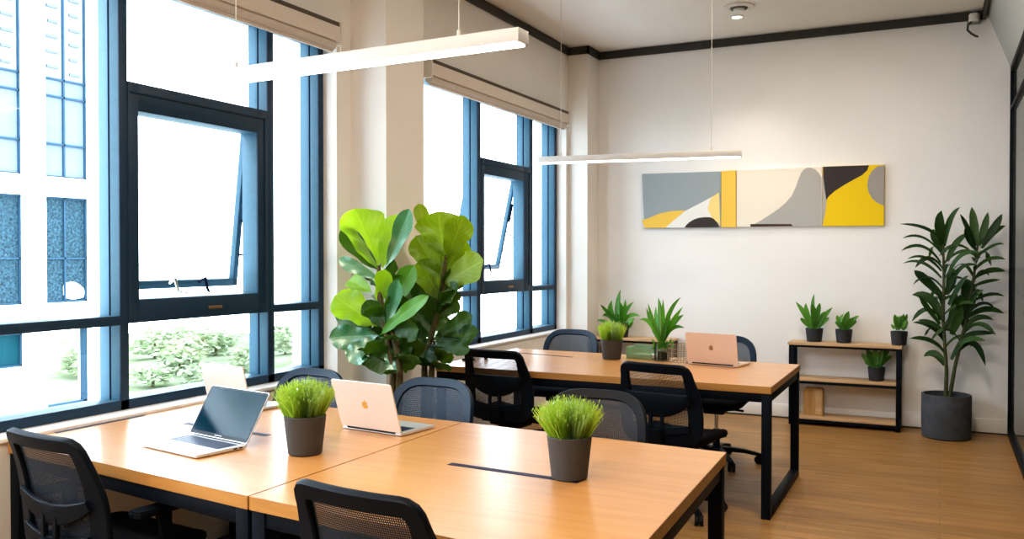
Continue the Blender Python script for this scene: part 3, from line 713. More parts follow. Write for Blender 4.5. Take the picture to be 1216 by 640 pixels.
desk('work_desk', 'orange oak front desk against the window, the half with the open laptop', [(-3.245, 2.165), (-1.863, 1.990), (-1.863, 3.295), (-3.245, 3.385)], ((-2.92, 2.745), (-2.42, 2.703)), 'both', strip=(2.36, 2.80))
desk('work_desk', 'orange oak front desk half away from the window, nearest the camera', [(-1.857, 1.990), (-.655, 1.880), (-.705, 3.213), (-1.857, 3.295)], ((-1.525, 2.610), (-1.03, 2.578)), 'both')
desk('work_desk', 'orange oak back table carrying the rose laptop, with black loop legs', [(-3.005, 4.958), (-.838, 4.935), (-.841, 6.060), (-2.99, 6.15)], ((-2.84, 5.87), (-2.36, 5.78)), 'both', th=.040)

# ------------------------------------------------------------------ office chairs
def make_chair(pf, mesh, rounded, arms, phase=50, br=1., wide_lumbar=False):
    t = thing('office_chair', 'x', 'chair')
    zb, zt = .475, .880
    def by(x, z):                                              # y of the curved, leaning back shell
        s = (z-zb)/(zt-zb)
        return -.225-.075*s-.05*max(0, s-.6)**2+.55*x*x-.02*sin(pi*min(max(s, 0), 1))*-1
    def nrm(x, z):
        e = .004
        return Vector((-(by(x+e, z)-by(x-e, z))/(2*e), 1, -(by(x, z+e)-by(x, z-e))/(2*e))).normalized()
    inset = .026
    if rounded: poly = [(-.20, zt-inset, .13), (.20, zt-inset, .13), (.222, .62, .12), (.185, zb, .07), (-.185, zb, .07), (-.222, .62, .12)]
    else: poly = [(-.186, zt-inset, .032), (.186, zt-inset, .032), (.216, .62, .14), (.205, zb-.01, .06), (-.205, zb-.01, .06), (-.216, .62, .14)]
    pth = ease(poly, n=7)
    # resample evenly
    def resample(P, n):
        P = P+[P[0]]; d = [0]
        for a, b in zip(P, P[1:]): d.append(d[-1]+(b-a).length)
        out = []; j = 0
        for i in range(n):
            x = d[-1]*i/n
            while d[j+1] < x: j += 1
            u = (x-d[j])/max(1e-9, d[j+1]-d[j]); out.append(P[j].lerp(P[j+1], u))
        return out
    pth = resample(pth, 88)
    pts = [(p.x, by(p.x, p.y), p.y) for p in pth]; nn = [nrm(p.x, p.y) for p in pth]
    W = []
    for p in pth:
        side = min(1, max(0, (zt-.08-p.y)/.12))
        W.append((.044 if rounded else .054)+side*(.0 if rounded else .026))
    MB().ribbon(pts, nn, W, .024, True).build('backrest_frame', pf, t)
    # woven panel stretched in the frame
    mp = MB(); cc = Vector((0, (zt+zb)/2)); rings = []
    for r in range(1, 9):
        rings.append([mp.bm.verts.new((cc.x+(p.x-cc.x)*r/8, by(cc.x+(p.x-cc.x)*r/8, cc.y+(p.y-cc.y)*r/8)+.003, cc.y+(p.y-cc.y)*r/8)) for p in pth])
    cv = mp.bm.verts.new((0, by(0, cc.y)+.003, cc.y))
    for i in range(88):
        j = (i+1) % 88; mp.face((cv, rings[0][i], rings[0][j]))
        for a, b in zip(rings, rings[1:]): mp.face((a[i], b[i], b[j], a[j]))
    mp.build('mesh_panel', mesh, t, smooth=80)
    # lumbar support behind the panel: a smiling cross bar, a lower bar and two ribs
    def bar(z0, sag, half, w, off, name, wmid=None):
        P = []; NN = []; WW = []
        for i in range(17):
            x = -half+2*half*i/16; z = z0-sag*(1-(x/half)**2); P.append((x, by(x, z)-off, z)); NN.append(nrm(x, z)); WW.append(w+((wmid or w)-w)*(1-(x/half)**2))
        m = MB().ribbon(P, NN, WW, .016)
        return m
    lum = bar(.695, .045, .195, .05, .020, 'l', .135) if wide_lumbar else bar(.655, .050, .195, .035, .020, 'l', .075)
    lo = bar(.530, .022, .185, .04, .020, 'l', .04)
    l = lum.build('lumbar_support', pf, t)
    lo.build('lower_bar', pf, t)
    rb = MB()
    for x in (-.035, .035):
        rb.ribbon([(x, by(x, .60)-.022, .60), (x, by(x, .53)-.026, .53), (x, by(x, .47)-.024, .47)], [nrm(x, .55)]*3, .020, .016)
    rb.build('back_ribs', pf, t)
    sp = MB()                                                 # J bar from the mechanism up to the back
    sp.ribbon([(0, -.06, .400), (0, -.17, .398), (0, -.235, .415), (0, -.262, .455), (0, -.268, .52)], [(0, -.1, 1), (0, 0, 1), (0, .5, .8), (0, 1, .2), (0, 1, 0)], [.09, .09, .085, .08, .075], .022)
    sp.build('back_bracket', 'plastic_black', t)
    # seat
    s = MB(); b = bmesh.new(); bmesh.ops.create_grid(b, x_segments=16, y_segments=16, size=.5)
    top = ease([(-.225, -.20, .08), (.225, -.20, .08), (.235, .235, .10), (-.235, .235, .10)], n=6)
    b.free()
    def zsurf(x, y): return .468+.016*(x/.235)**2-.03*max(0, (y-.10)/.135)**2
    lay = [(.90, -.048), (.97, -.040), (1.0, -.020), (.985, -.004), (.93, .002), (.7, 0), (.4, 0)]
    rg = []
    for k, dz in lay: rg.append([s.bm.verts.new((p.x*k, p.y*k+.0, zsurf(p.x*k, p.y*k)+dz)) for p in top])
    n = len(top)
    for a, c in zip(rg, rg[1:]):
        for i in range(n): s.face((a[i], a[(i+1) % n], c[(i+1) % n], c[i]))
    cen = s.bm.verts.new((0, 0, zsurf(0, 0))); 
    for i in range(n): s.face((rg[-1][i], rg[-1][(i+1) % n], cen))
    s.face(rg[0][::-1])
    s.build('seat', 'seat_fabric', t, smooth=60)
    u = MB(); u.box(-.17, .17, -.15, .17, .398, .424, .012); u.box(-.075, .075, -.10, .10, .352, .402, .014)
    u.tube([(.07, .05, .385), (.20, .05, .38), (.235, .05, .378)], .008, 8); u.tube([(-.07, .0, .385), (-.19, .0, .375)], .008, 8)
    u.build('tilt_mechanism', 'plastic_black', t)
    if arms:
        for sx in (-1, 1):
            a = MB()
            a.ribbon([(sx*.12, .0, .404), (sx*.22, .0, .404), (sx*.262, .0, .425), (sx*.275, .0, .48), (sx*.275, -.015, .55), (sx*.275, -.02, .605)],
                     [(0, 0, 1), (0, 0, 1), (-sx, 0, .7), (-sx, 0, 0), (-sx, 0, 0), (-sx, 0, 0)], [.06, .06, .06, .055, .05, .06], .020)
            ar = a.build('armrest', 'plastic_black', t)
            MB().prism([(p.x, p.y) for p in ease([(sx*.275-.036, -.14, .03), (sx*.275+.036, -.14, .03), (sx*.275+.032, .10, .03), (sx*.275-.032, .10, .03)], n=4)], .600, .624, .006).build('arm_pad', pf, ar)
    g = MB(); g.lathe([(0, .36), (.014, .36), (.014, .21), (0, .21)], seg=16); gl = g.build('gas_lift', 'chrome', t)
    MB().lathe([(0, .235), (.024, .235), (.026, .10), (.030, .06), (0, .06)], seg=20).build('lift_sleeve', 'plastic_black', gl)
    hub = MB().lathe([(0, .115), (.034, .115), (.042, .085), (.040, .062), (0, .058)], seg=20).build('base_hub', 'plastic_black', t)
    for k in range(5):
        a = 2*pi*k/5+radians(phase); dx, dy = cos(a), sin(a)
        P = [(dx*r*br, dy*r*br, z) for r, z in ((.02, .092), (.10, .094), (.19, .086), (.27, .070), (.31, .062))]
        MB().ribbon(P, [(0, 0, 1)]*5, [.055, .048, .042, .036, .032], [.034, .030, .026, .022, .018]).build('base_leg', 'plastic_black', t)
        c = MB(); cx, cy = dx*.305*br, dy*.305*br; a2 = a+1.1; ex, ey = cos(a2), sin(a2)
        cyl = lambda off, w, r: [(cx+ex*(off-w)-ey*.01, cy+ey*(off-w)+ex*.01, .029), (cx+ex*(off+w)-ey*.01, cy+ey*(off+w)+ex*.01, .029)]
        c.tube(cyl(.0145, .009, 0), .029, 18); c.tube(cyl(-.0145, .009, 0), .029, 18)
        c.tube([(cx, cy, .03), (cx, cy, .064)], .008, 8); c.tube(cyl(0, .02, 0), .020, 14)
        c.build('caster', 'rubber', t)
    return t
def place(src, x, y, deg, label, group, first):
    o = src if first else copy_tree(src)
    o.location = (x, y, 0); o.rotation_euler = (0, 0, radians(deg)); tag(o, label, 'chair', group)
    return o
GN, GF = 'office chairs on the near side of the tables', 'office chairs behind the tables'
cA = make_chair('plastic_black', 'mesh_black', False, True)
place(cA, -2.625, 2.165, -6, 'black mesh office chair with one armrest showing, in the bottom left corner by the window', GN, True)
place(cA, -1.29, 2.060, -6, 'black mesh office chair at bottom centre, only its top showing over the desk edge', GN, False)
cD = make_chair('plastic_black', 'mesh_sheer', False, False, 35, .86, True)
place(cD, -2.485, 5.10, -5, 'black office chair on the near side of the back table, closest to the fig trees', GN, True)
place(cD, -1.345, 4.865, -11, 'black office chair turned a little, on the near side of the rose laptop', GN, False)
cB = make_chair('plastic_navy', 'mesh_navy', True, False)
place(cB, -2.935, 3.33, 176, 'navy mesh office chair behind the front desk, closest to the window', GF, True)
place(cB, -2.175, 3.30, 178, 'navy mesh office chair behind the front desk, half hidden by the silver laptop', GF, False)
place(cB, -2.645, 6.20, 180, 'navy mesh office chair behind the back table, near the corner column', GF, False)
place(cB, -1.43, 6.20, 180, 'navy mesh office chair behind the rose laptop, its wheeled base showing under the table', GF, False)
cC = make_chair('plastic_brown', 'mesh_brown', True, False)
place(cC, -1.325, 3.30, 184, 'brown-black mesh office chair behind the grass pot on the nearest desk', GF, True)

# ------------------------------------------------------------------ laptops
def laptop(label, loc, deg, lid_mat, base_mat, open_deg, w=.325, d=.225, emblem=None, screen_on=True):
    """origin on the table under the hinge; the keyboard lies towards -y, the lid leans back towards +y"""
    t = thing('laptop', label, 'laptop', loc, radians(deg))
    def slab(z0, z1, y0, y1, x=w/2, r=.012): return [(p.x, p.y) for p in ease([(-x, y0, r), (x, y0, r), (x, y1, r), (-x, y1, r)], n=4)]
    base = MB(); base.prism(slab(0, 0, -d, 0), .003, .014, .0015); bo = base.build('laptop_base', base_mat, t)
    ft = MB(); ft.box(-w/2+.02, w/2-.02, -d+.015, -.015, 0, .0035); ft.build('base_underside', 'rubber', bo)
    kb = MB(); kb.mat('keybed'); kb.box(-w*.43, w*.43, -d*.52, -d*.10, .0135, .0144)
    kb.mat('key')
    for r in range(5):
        nk = 13
        for c in range(nk):
            if r == 4 and 4 <= c <= 7: continue
            x0 = -w*.425+c*(w*.85/nk); y1 = -d*.105-r*(d*.41/5)
            kb.box(x0+.001, x0+w*.85/nk-.001, y1-d*.41/5+.001, y1-.001, .0144, .0156)
    kb.box(-w*.425+4*(w*.85/13)+.001, -w*.425+8*(w*.85/13)-.001, -d*.105-5*(d*.41/5)+.001, -d*.105-4*(d*.41/5)-.001, .0144, .0156)
    kb.build('keyboard', None, bo, shade=False)
    MB().box(-.052, .052, -d*.94, -d*.58, .0138, .0145).build('trackpad', base_mat, bo, shade=False)
    pt = MB(); pt.box(w/2-.001, w/2+.0006, -.06, -.045, .006, .011); pt.box(w/2-.001, w/2+.0006, -.035, -.022, .006, .011); pt.build('ports', 'rubber', bo, shade=False)
    M = Matrix.Translation((0, -.004, .015)) @ Matrix.Rotation(radians(open_deg-90), 4, 'X').inverted()
    # lid stands in local xz, screen on its -y face
    ML = M @ Matrix.Rotation(pi/2, 4, 'X')
    lid = MB(); h = d*.985; lid.prism(slab(0, 0, .002, h), -.0065, -.0005, .0012, M=ML); lo = lid.build('lid', lid_mat, t)
    bz = MB(); bz.prism([(p.x, p.y) for p in ease([(-w/2+.003, .006, .01), (w/2-.003, .006, .01), (w/2-.003, h-.003, .01), (-w/2+.003, h-.003, .01)], n=4)], -.0006, .0004, M=ML); bzo = bz.build('bezel', 'bezel', lo, shade=False)
    MB().prism([(-w/2+.010, .020), (w/2-.010, .020), (w/2-.010, h-.010), (-w/2+.010, h-.010)], .0003, .0007, M=ML).build('screen', 'screen', lo, shade=False)
    mk = MB()
    for k, (x0, x1) in enumerate(((-.022, -.016), (-.013, -.006), (-.003, .003), (.006, .013), (.016, .022))): mk.prism([(x0, .0105), (x1, .0105), (x1, .0155), (x0, .0155)], .0003, .0008, M=ML)
    mk.build('maker_mark', 'mark', lo, shade=False)
    MB().tube([(-w*.4, -.002, .012), (w*.4, -.002, .012)], .005, 10).build('hinge', 'rubber', t)
    if emblem:
        e = MB(); cy = h*.52; R = .016
        pts = []
        for i in range(40):
            a = 2*pi*i/40; r = R*(1-.10*cos(2*a)*(sin(a) > 0)-.16*math.exp(-((a-pi/2)/.28)**2)-.08*math.exp(-((a-3*pi/2)/.3)**2))
            x, y = r*cos(a), r*sin(a)*1.02
            dx_, dy_ = x-R*1.15, y-R*.15
            dd = math.hypot(dx_, dy_)
            if dd < R*.5: x -= (R*.5-dd)*.95
            pts.append((-x, y+cy))
        e.prism(pts, -.0072, -.0064, M=ML)
        e.prism([(-.001, cy+R*1.05), (-.006, cy+R*1.25), (-.007, cy+R*1.6), (-.002, cy+R*1.4)], -.0072, -.0064, M=ML)
        e.build('emblem', emblem, lo, shade=False)
    return t
laptop('open silver laptop with a dark blank screen turned to the camera on the front desk', (-2.505, 2.515, T), -10, 'silver', 'silver', 121, w=.365, d=.214)
laptop('pale silver laptop by the window, its lid showing behind the open dark-screened laptop', (-2.99, 3.08, T), 173, 'silver_pink', 'silver', 103, w=.30, d=.21)
laptop('silver laptop with a gold emblem on its lid, before the fig trees', (-2.085, 2.935, T), 173, 'silver_pink', 'silver', 108, w=.325, d=.215, emblem='gold')
laptop('rose-gold laptop on the back table, its lid to the camera', (-1.35, 5.730, T), 170, 'rose', 'rose', 100, w=.355, d=.208, emblem='bronze')
# ------------------------------------------------------------------ plants
def pot_mesh(r, rb, h, wall=.007):
    return MB().lathe([(0, 0), (rb-.006, 0), (rb, .005), (r, h-.003), (r-.002, h), (r-wall, h), (r-wall-.001, h*.86), (0, h*.86)], seg=40)
def soil_mesh(r, h, wall=.007):
    return MB().lathe([(0, h*.885), (r*.6, h*.88), (r-wall-.002, h*.87), (r-wall-.002, h*.84), (0, h*.84)], seg=28)
def grass_pot(label, loc, r, h, gh, n, seed):
    rnd = random.Random(seed)
    t = thing('grass_pot_plant', label, 'potted plant', loc, group='pots of bright grass on the tables')
    pot_mesh(r, r*.80, h).build('pot', 'pot', t); soil_mesh(r, h).build('soil', 'soil', t)
    g = MB()
    for i in range(n):
        a = rnd.uniform(0, 2*pi); rr = math.sqrt(rnd.random()); b = Vector((cos(a)*rr*r*.84, sin(a)*rr*r*.84, h*.86))
        out = rr*rnd.uniform(.35, 1.0)*.066+rnd.uniform(-.012, .012); hh = gh*(1-.28*rr*rr)*rnd.uniform(.78, 1.08)
        a2 = a+rnd.uniform(-.5, .5)
        tip = b+Vector((cos(a2)*out, sin(a2)*out, hh)); mid = b+Vector((cos(a2)*out*.44, sin(a2)*out*.44, hh*.54))
        g.leaf(b, tip, rnd.uniform(.003, .0048), Vector((cos(a+1.5), sin(a+1.5), .2)), mid=mid, fold=0, prof='blade', nu=4, nv=1)
        if rnd.random() < .3:                                # seed-like tufts at the tips
            for q in range(2):
                d = Vector((rnd.uniform(-1, 1), rnd.uniform(-1, 1), rnd.uniform(.8, 2))).normalized()*.015
                p = b.lerp(tip, rnd.uniform(.72, .98)); g.leaf(p, p+d, .0042, Vector((rnd.uniform(-1, 1), rnd.uniform(-1, 1), .3)), fold=0, prof='oval', nu=2, nv=1)
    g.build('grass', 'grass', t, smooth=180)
    return t
grass_pot('dark pot of bright green grass between the laptops on the front desk', (-2.078, 2.515, T), .076, .142, .150, 1300, 1)
grass_pot('dark pot of bright green grass at the front desk end nearest the camera', (-1.078, 2.612, T), .073, .140, .142, 1300, 2)
grass_pot('smaller-looking dark pot of light green grass on the back table', (-2.075, 5.80, T), .080, .138, .150, 700, 3)

def fig(label, loc, leaves, stems, pal, pot_r, seed):
    rnd = random.Random(seed)
    t = thing('fiddle_leaf_fig', label, 'potted plant', loc, group='fiddle leaf figs between the windows')
    pot_mesh(pot_r, pot_r*.85, .30, .012).build('pot', 'pot_concrete', t); soil_mesh(pot_r, .30, .012).build('soil', 'soil', t)
    for s in stems:
        m = MB(); P = [(s[0][0]*.4, s[0][1]*.4, .26)]+list(s); m.tube(P, [.022]*2+[.018]*(len(P)-3)+[.009], 8); m.build('trunk', 'stem', t)
    ms = {}
    cam = Vector((-loc[0], -loc[1], 0)).normalized()
    for i, (b, tp, w, tint) in enumerate(leaves):
        mt = pal(tint, i); g = ms.setdefault(mt, MB())
        nv = (cam+Vector((rnd.uniform(-.35, .35), rnd.uniform(-.35, .35), rnd.uniform(-.1, .45)))).normalized()
        g.leaf(b, tp, w, nv, bend=rnd.uniform(-.10, .06), fold=rnd.uniform(.10, .32), prof='fiddle', nu=18, nv=8, ripple=rnd.uniform(.09, .19), ph=i*1.7)
    # fuller crown: extra leaves all round the trunks, mostly behind the large ones
    st = [Vector(p) for p in stems[0]]
    for k in range(26):
        z = .80+.62*k/26; j = max(i for i in range(len(st)) if st[i].z <= z or i == 0); j = min(j, len(st)-2)
        u = min(1, max(0, (z-st[j].z)/(st[j+1].z-st[j].z))); b = st[j].lerp(st[j+1], u)
        a = k*2.4+seed; el = rnd.uniform(.35, 1.15) if z > 1.0 else rnd.uniform(-.2, .6); ln = rnd.uniform(.16, .25)
        d = Vector((cos(a)*cos(el), sin(a)*cos(el)*.8, sin(el)))
        if b.y+d.y*ln > .20: d.y *= .4
        if b.x+d.x*ln < -.30: d.x *= .5
        if z > 1.15 and d.y < .15: continue
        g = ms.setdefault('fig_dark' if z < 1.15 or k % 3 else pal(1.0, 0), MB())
        g.leaf(b+d*.02, b+d*ln, ln*rnd.uniform(.55, .75), (d.cross(Vector((-d.y, d.x, .0)))*-1+cam*.8), bend=rnd.uniform(-.12, .02), fold=rnd.uniform(.1, .3), prof='fiddle', nu=14, nv=6, ripple=.12, ph=k)
    for mt, g in ms.items():
        g.build('foliage', mt, t, smooth=180)
    return t
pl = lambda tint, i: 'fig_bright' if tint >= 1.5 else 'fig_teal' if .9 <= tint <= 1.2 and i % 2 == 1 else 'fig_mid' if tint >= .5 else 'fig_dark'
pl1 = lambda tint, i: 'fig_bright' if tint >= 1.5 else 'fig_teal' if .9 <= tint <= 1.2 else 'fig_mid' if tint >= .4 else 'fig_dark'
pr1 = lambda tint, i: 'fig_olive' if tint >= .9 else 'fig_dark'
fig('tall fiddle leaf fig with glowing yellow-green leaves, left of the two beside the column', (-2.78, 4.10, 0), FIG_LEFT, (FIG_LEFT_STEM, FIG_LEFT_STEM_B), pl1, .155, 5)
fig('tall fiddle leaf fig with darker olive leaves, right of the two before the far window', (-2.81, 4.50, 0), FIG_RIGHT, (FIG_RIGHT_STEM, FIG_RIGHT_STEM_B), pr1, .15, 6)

t = thing('corn_plant', 'tall two-stemmed corn plant in a grey concrete pot on the floor by the glass wall', 'potted plant', (.04, 7.86, 0))
MB().lathe([(0, 0), (.165, 0), (.178, .008), (.184, .10), (.184, .345), (.180, .352), (.166, .352), (.164, .31), (0, .31)], seg=48).build('pot', 'pot_concrete', t)
MB().lathe([(0, .318), (.1, .316), (.163, .312), (.163, .30), (0, .30)], seg=28).build('soil', 'soil', t)
for P in (CANE_A, CANE_B): MB().tube(P, [.016, .014, .012, .011, .007], 8).build('cane', 'stem_green', t)
g = MB(); rnd = random.Random(3)
for b, m, tp, w in DRACAENA:
    d = Vector(tp)-Vector(b)
    nv = Vector((-d.z*.5*(1 if d.x > 0 else -1)+rnd.uniform(-.3, .3), -.75, .65))
    g.leaf(b, tp, w*.80, nv, mid=m, fold=.3, prof='strap', nu=9, nv=2)
for ci, P in enumerate((CANE_A, CANE_B)):
    P = [Vector(p) for p in P]
    for k in range(15):
        z = .72+.78*k/15; j = max(i for i in range(4) if P[i].z <= z); b = P[j].lerp(P[j+1], (z-P[j].z)/(P[j+1].z-P[j].z))
        an = k*2.4+ci; ln = rnd.uniform(.16, .27); d = Vector((cos(an), sin(an)*.8, 0))
        if b.y+d.y*ln > .2: d.y *= .3
        if b.x+d.x*ln > .36: d.x *= .5
        tp = b+d*ln+Vector((0, 0, rnd.uniform(-.02, .12))); m = b+d*ln*.5+Vector((0, 0, .10))
        g.leaf(b, tp, rnd.uniform(.03, .05), Vector((-d.x*.5, -.6, .8)), mid=m, fold=.3, prof='strap', nu=8, nv=2)
g.build('foliage', 'strap', t, smooth=180)

def lance_plant(g, rows, seed, prof='lance'):
    rnd = random.Random(seed)
    for b, m, tp, w in rows:
        g.leaf(b, tp, w*1.2, Vector((rnd.uniform(-.4, .4), -1, rnd.uniform(.1, .5))), mid=m, fold=.35, prof=prof, nu=8, nv=2)
# plant standing on the low shelf unit behind the table
t = thing('dracaena_pot_plant', 'leafy green plant in a dark pot on the low shelf behind the back table', 'potted plant', (PA[0], PA[1], .686), group='leafy plants behind the back table')
pot_mesh(.078, .062, .135).build('pot', 'pot_dark', t); soil_mesh(.078, .135).build('soil', 'soil', t)
g = MB(); lance_plant(g, [((b[0]*.6, b[1], b[2]-.686), (m[0], m[1], m[2]-.686), (tp[0], tp[1], tp[2]-.686), w) for b, m, tp, w in LANCE_A], 1)
for k in range(9):
    a = k*.7; g.leaf((cos(a)*.02, sin(a)*.02, .118), (cos(a)*.045, sin(a)*.045, .23), .022, (sin(a), -cos(a), .2), prof='lance', nu=5, nv=2)
g.build('foliage', 'lance', t, smooth=180)
# plant in a glass jar set in a wire basket on the back table
jx, jy = PB[0]-.035, PB[1]
t = thing('vase_plant', 'spiky green plant in a clear glass jar on the back table beside the rose laptop', 'potted plant', (jx, jy, T), group='leafy plants behind the back table')
MB().lathe([(0, 0), (.050, 0), (.054, .004), (.054, .118), (.052, .12), (.050, .118), (.050, .008), (0, .008)], seg=32).build('glass_jar', 'vase_glass', t)
MB().lathe([(0, .010), (.048, .010), (.048, .060), (.02, .066), (0, .064)], seg=24).build('soil', 'soil', t)
g = MB(); lance_plant(g, [((b[0]*.6, b[1], max(.062, b[2]-T)), (m[0], m[1], m[2]-T), (tp[0], tp[1], tp[2]-T), w) for b, m, tp, w in LANCE_B], 2)
rnd = random.Random(9)
for k in range(60):
    a = rnd.uniform(0, 2*pi); r = rnd.uniform(.02, .085); z = rnd.uniform(.09, .15)
    b = Vector((cos(a)*r*.4, sin(a)*r*.4, .07)); tp = Vector((cos(a)*r+.012, sin(a)*r*.8, z)); g.leaf(b.lerp(tp, .55), tp, .017, (rnd.uniform(-.5, .5), -1, .6), prof='oval', nu=4, nv=2)
g.build('foliage', 'lance', t, smooth=180)
t = thing('wire_basket', 'open bronze wire basket on the back table behind the rose laptop lid', 'basket', (jx+.135, jy-.01, T), radians(-8))
w = MB(); bx, by_, hz = .066, .062, .118
for i in range(5):
    z = .003+hz*i/4; w.tube([(-bx, -by_, z), (bx, -by_, z), (bx, by_, z), (-bx, by_, z)], .0022, 6, True)
w.build('wire_rings', 'wire', t, smooth=60)
w = MB()
for i in range(7):
    x = -bx+2*bx*i/6
    for y in (-by_, by_): w.tube([(x, y, .003), (x, y, hz+.003)], .0022, 6)
for i in range(1, 5):
    y = -by_+2*by_*i/5
    for x in (-bx, bx): w.tube([(x, y, .003), (x, y, hz+.003)], .0022, 6)
w.build('wire_uprights', 'wire', t)
# green acrylic tray
t = thing('desk_tray', 'pale green see-through plastic tray lying on the back table left of the jar plant', 'tray', (-1.885, 5.955, T), radians(-6))
w = MB(); w.box(-.105, .085, -.07, .07, 0, .006, .002); w.box(-.105, .085, -.074, -.068, 0, .078, .002); w.box(-.105, .085, .068, .074, 0, .09, .002); w.box(-.109, -.103, -.07, .07, 0, .082, .002)
w.build('tray_walls', 'green_acrylic', t)
MB().box(-.095, .075, -.06, .06, .0065, .03, .002).build('paper_stack', 'c_white', t)
# black gadget near the window end of the back table
t = thing('desk_gadget', 'small flat black gadget with a thin stalk on the window end of the back table', 'gadget', (-2.93, 5.27, T), radians(10))
b = MB(); b.prism([(p.x, p.y) for p in ease([(-.045, -.026, .02), (.035, -.022, .02), (.05, .022, .02), (-.04, .026, .02)], n=5)], 0, .016, .004); b.build('gadget_body', 'plastic_navy', t)
MB().tube([(.03, .0, .012), (.042, .004, .05), (.040, .006, .075)], .0035, 6).build('stalk', 'plastic_black', t)
o = MB().lathe([(0, 0), (.013, 0), (.013, .022), (.009, .032), (.012, .040), (.008, .046), (0, .046)], seg=16).build('table_knob', 'plastic_navy', None, (-2.86, 5.40, T))
tag(o, 'tiny upright black knob beside the flat black gadget on the back table', 'knob')

# ------------------------------------------------------------------ shelf units
def shelf_unit(label, x0, x1, y0, y1, tops, mat='shelf_wood'):
    cx, cy = (x0+x1)/2, (y0+y1)/2; t = thing('shelf_unit', label, 'shelf', (cx, cy, 0), group='low shelf units on the back wall')
    hx, hy = (x1-x0)/2, (y1-y0)/2; k = .034; zt = tops[0]
    pl = [(-hx-.01, -hy-.01), (hx+.01, -hy-.01), (hx+.01, hy), (-hx-.01, hy)]
    MB().prism(pl, zt-.022, zt, .002).build('top_board', mat, t)
    for z in tops[1:]:
        MB().box(-hx+.006, hx-.006, -hy+.006, hy-.004, z-.022, z, .002).build('shelf_board', mat, t)
        MB().box(-hx+k, hx-k, -hy, -hy+.014, z-.044, z-.023).build('shelf_rail', 'steel_black', t); MB().box(-hx+k, hx-k, hy-.014, hy, z-.044, z-.023).build('shelf_rail', 'steel_black', t)
    for sx in (-1, 1):
        for sy in (-1, 1):
            X, Y = sx*(hx-k/2), sy*(hy-k/2); MB().box(X-k/2, X+k/2, Y-k/2, Y+k/2, 0, zt-.023, .002).build('leg', 'steel_black', t)
    def railpart(*v): MB().box(*v).build('frame_rail', 'steel_black', t)
    railpart(-hx+k, hx-k, -hy, -hy+.02, zt-.040, zt-.023); railpart(-hx+k, hx-k, hy-.02, hy, zt-.040, zt-.023)
    for sx in (-1, 1): railpart(sx*(hx-.01)-.01, sx*(hx-.01)+.01, -hy+k, hy-k, zt-.040, zt-.023); railpart(sx*(hx-.01)-.01, sx*(hx-.01)+.01, -hy+k, hy-k, .02, .045)
    return t
shelf_unit('black-framed wooden shelf unit with four small pots beside the corn plant', -1.19, -.30, 7.88, 8.145, (.716, .405, .075))
shelf_unit('black-framed low wooden shelf mostly hidden behind the back table', -3.02, -2.25, 7.88, 8.145, (.686, .39, .075))
def small_pot(label, loc, r, h, rows, zoff, prof, seed, extra=0, er=.07, eh=.10):
    t = thing('small_pot_plant', label, 'potted plant', loc, group='small pots on the shelf unit')
    pot_mesh(r, r*.84, h, .006).build('pot', 'pot_dark', t); soil_mesh(r, h, .006).build('soil', 'soil', t)
    g = MB(); rnd = random.Random(seed)
    for b, m, tp, w in rows:
        g.leaf((b[0]*.55, b[1], h*.86), (tp[0], tp[1]*.8, max(h*1.05, tp[2]-zoff)), w, (rnd.uniform(-.5, .5), -1, .4), mid=(m[0], m[1]*.8, max(h*1.02, m[2]-zoff)), fold=.3, prof=prof, nu=7, nv=2)
    for k in range(extra):
        a = rnd.uniform(0, 2*pi); rr = rnd.uniform(.1, 1); b = Vector((cos(a)*.02, sin(a)*.02, h*.87)); tp = Vector((cos(a)*er*rr, sin(a)*er*rr*.8, h+eh*rnd.uniform(.25, 1)))
        g.leaf(b.lerp(tp, .4), tp, rnd.uniform(.022, .034), (rnd.uniform(-.5, .5), -1, .5), fold=.2, prof='oval', nu=5, nv=2)
    g.build('foliage', 'tuft', t, smooth=180)
    return t
small_pot('small dark pot with a spiky upright plant, leftmost on the shelf unit top', (TUFT_A_O[0], 8.02, .716), .074, .118, TUFT_A, .716, 'lance', 1, 8, .06, .10)
small_pot('small dark pot with a short leafy plant, in the middle of the shelf unit top', (TUFT_B_O[0], 8.02, .716), .070, .116, TUFT_B, .716, 'lance', 2, 6, .05, .08)
small_pot('small dark pot with tiny rounded leaves, rightmost on the shelf unit top', (-.318, 8.01, .716), .068, .116, [], .716, 'oval', 3, 46, .075, .15)
small_pot('small dark pot with a spreading plant on the middle board of the shelf unit', (TUFT_D_O[0], 8.02, .405), .070, .116, TUFT_D, .405, 'lance', 4, 6, .05, .06)
t = thing('wooden_box', 'upright light wooden box on the bottom board of the shelf unit', 'box', (-1.0, 8.03, .075))
sec = [(p.x, p.y) for p in ease([(-.082, 0, .004), (.082, 0, .004), (.082, .235, .03), (-.082, .235, .03)], n=5)]
MB().prism(sec, -.055, .055, .003, M=Matrix.Rotation(pi/2, 4, 'X')).build('box_body', 'box_wood', t)
o = MB(); o.prism([(p.x, p.y) for p in ease([(.02, .012, .004), (.072, .012, .004), (.072, .222, .022), (.02, .222, .022)], n=4)], .054, .0575, M=Matrix.Rotation(pi/2, 4, 'X')); o.build('side_panel', 'shelf_wood', t)

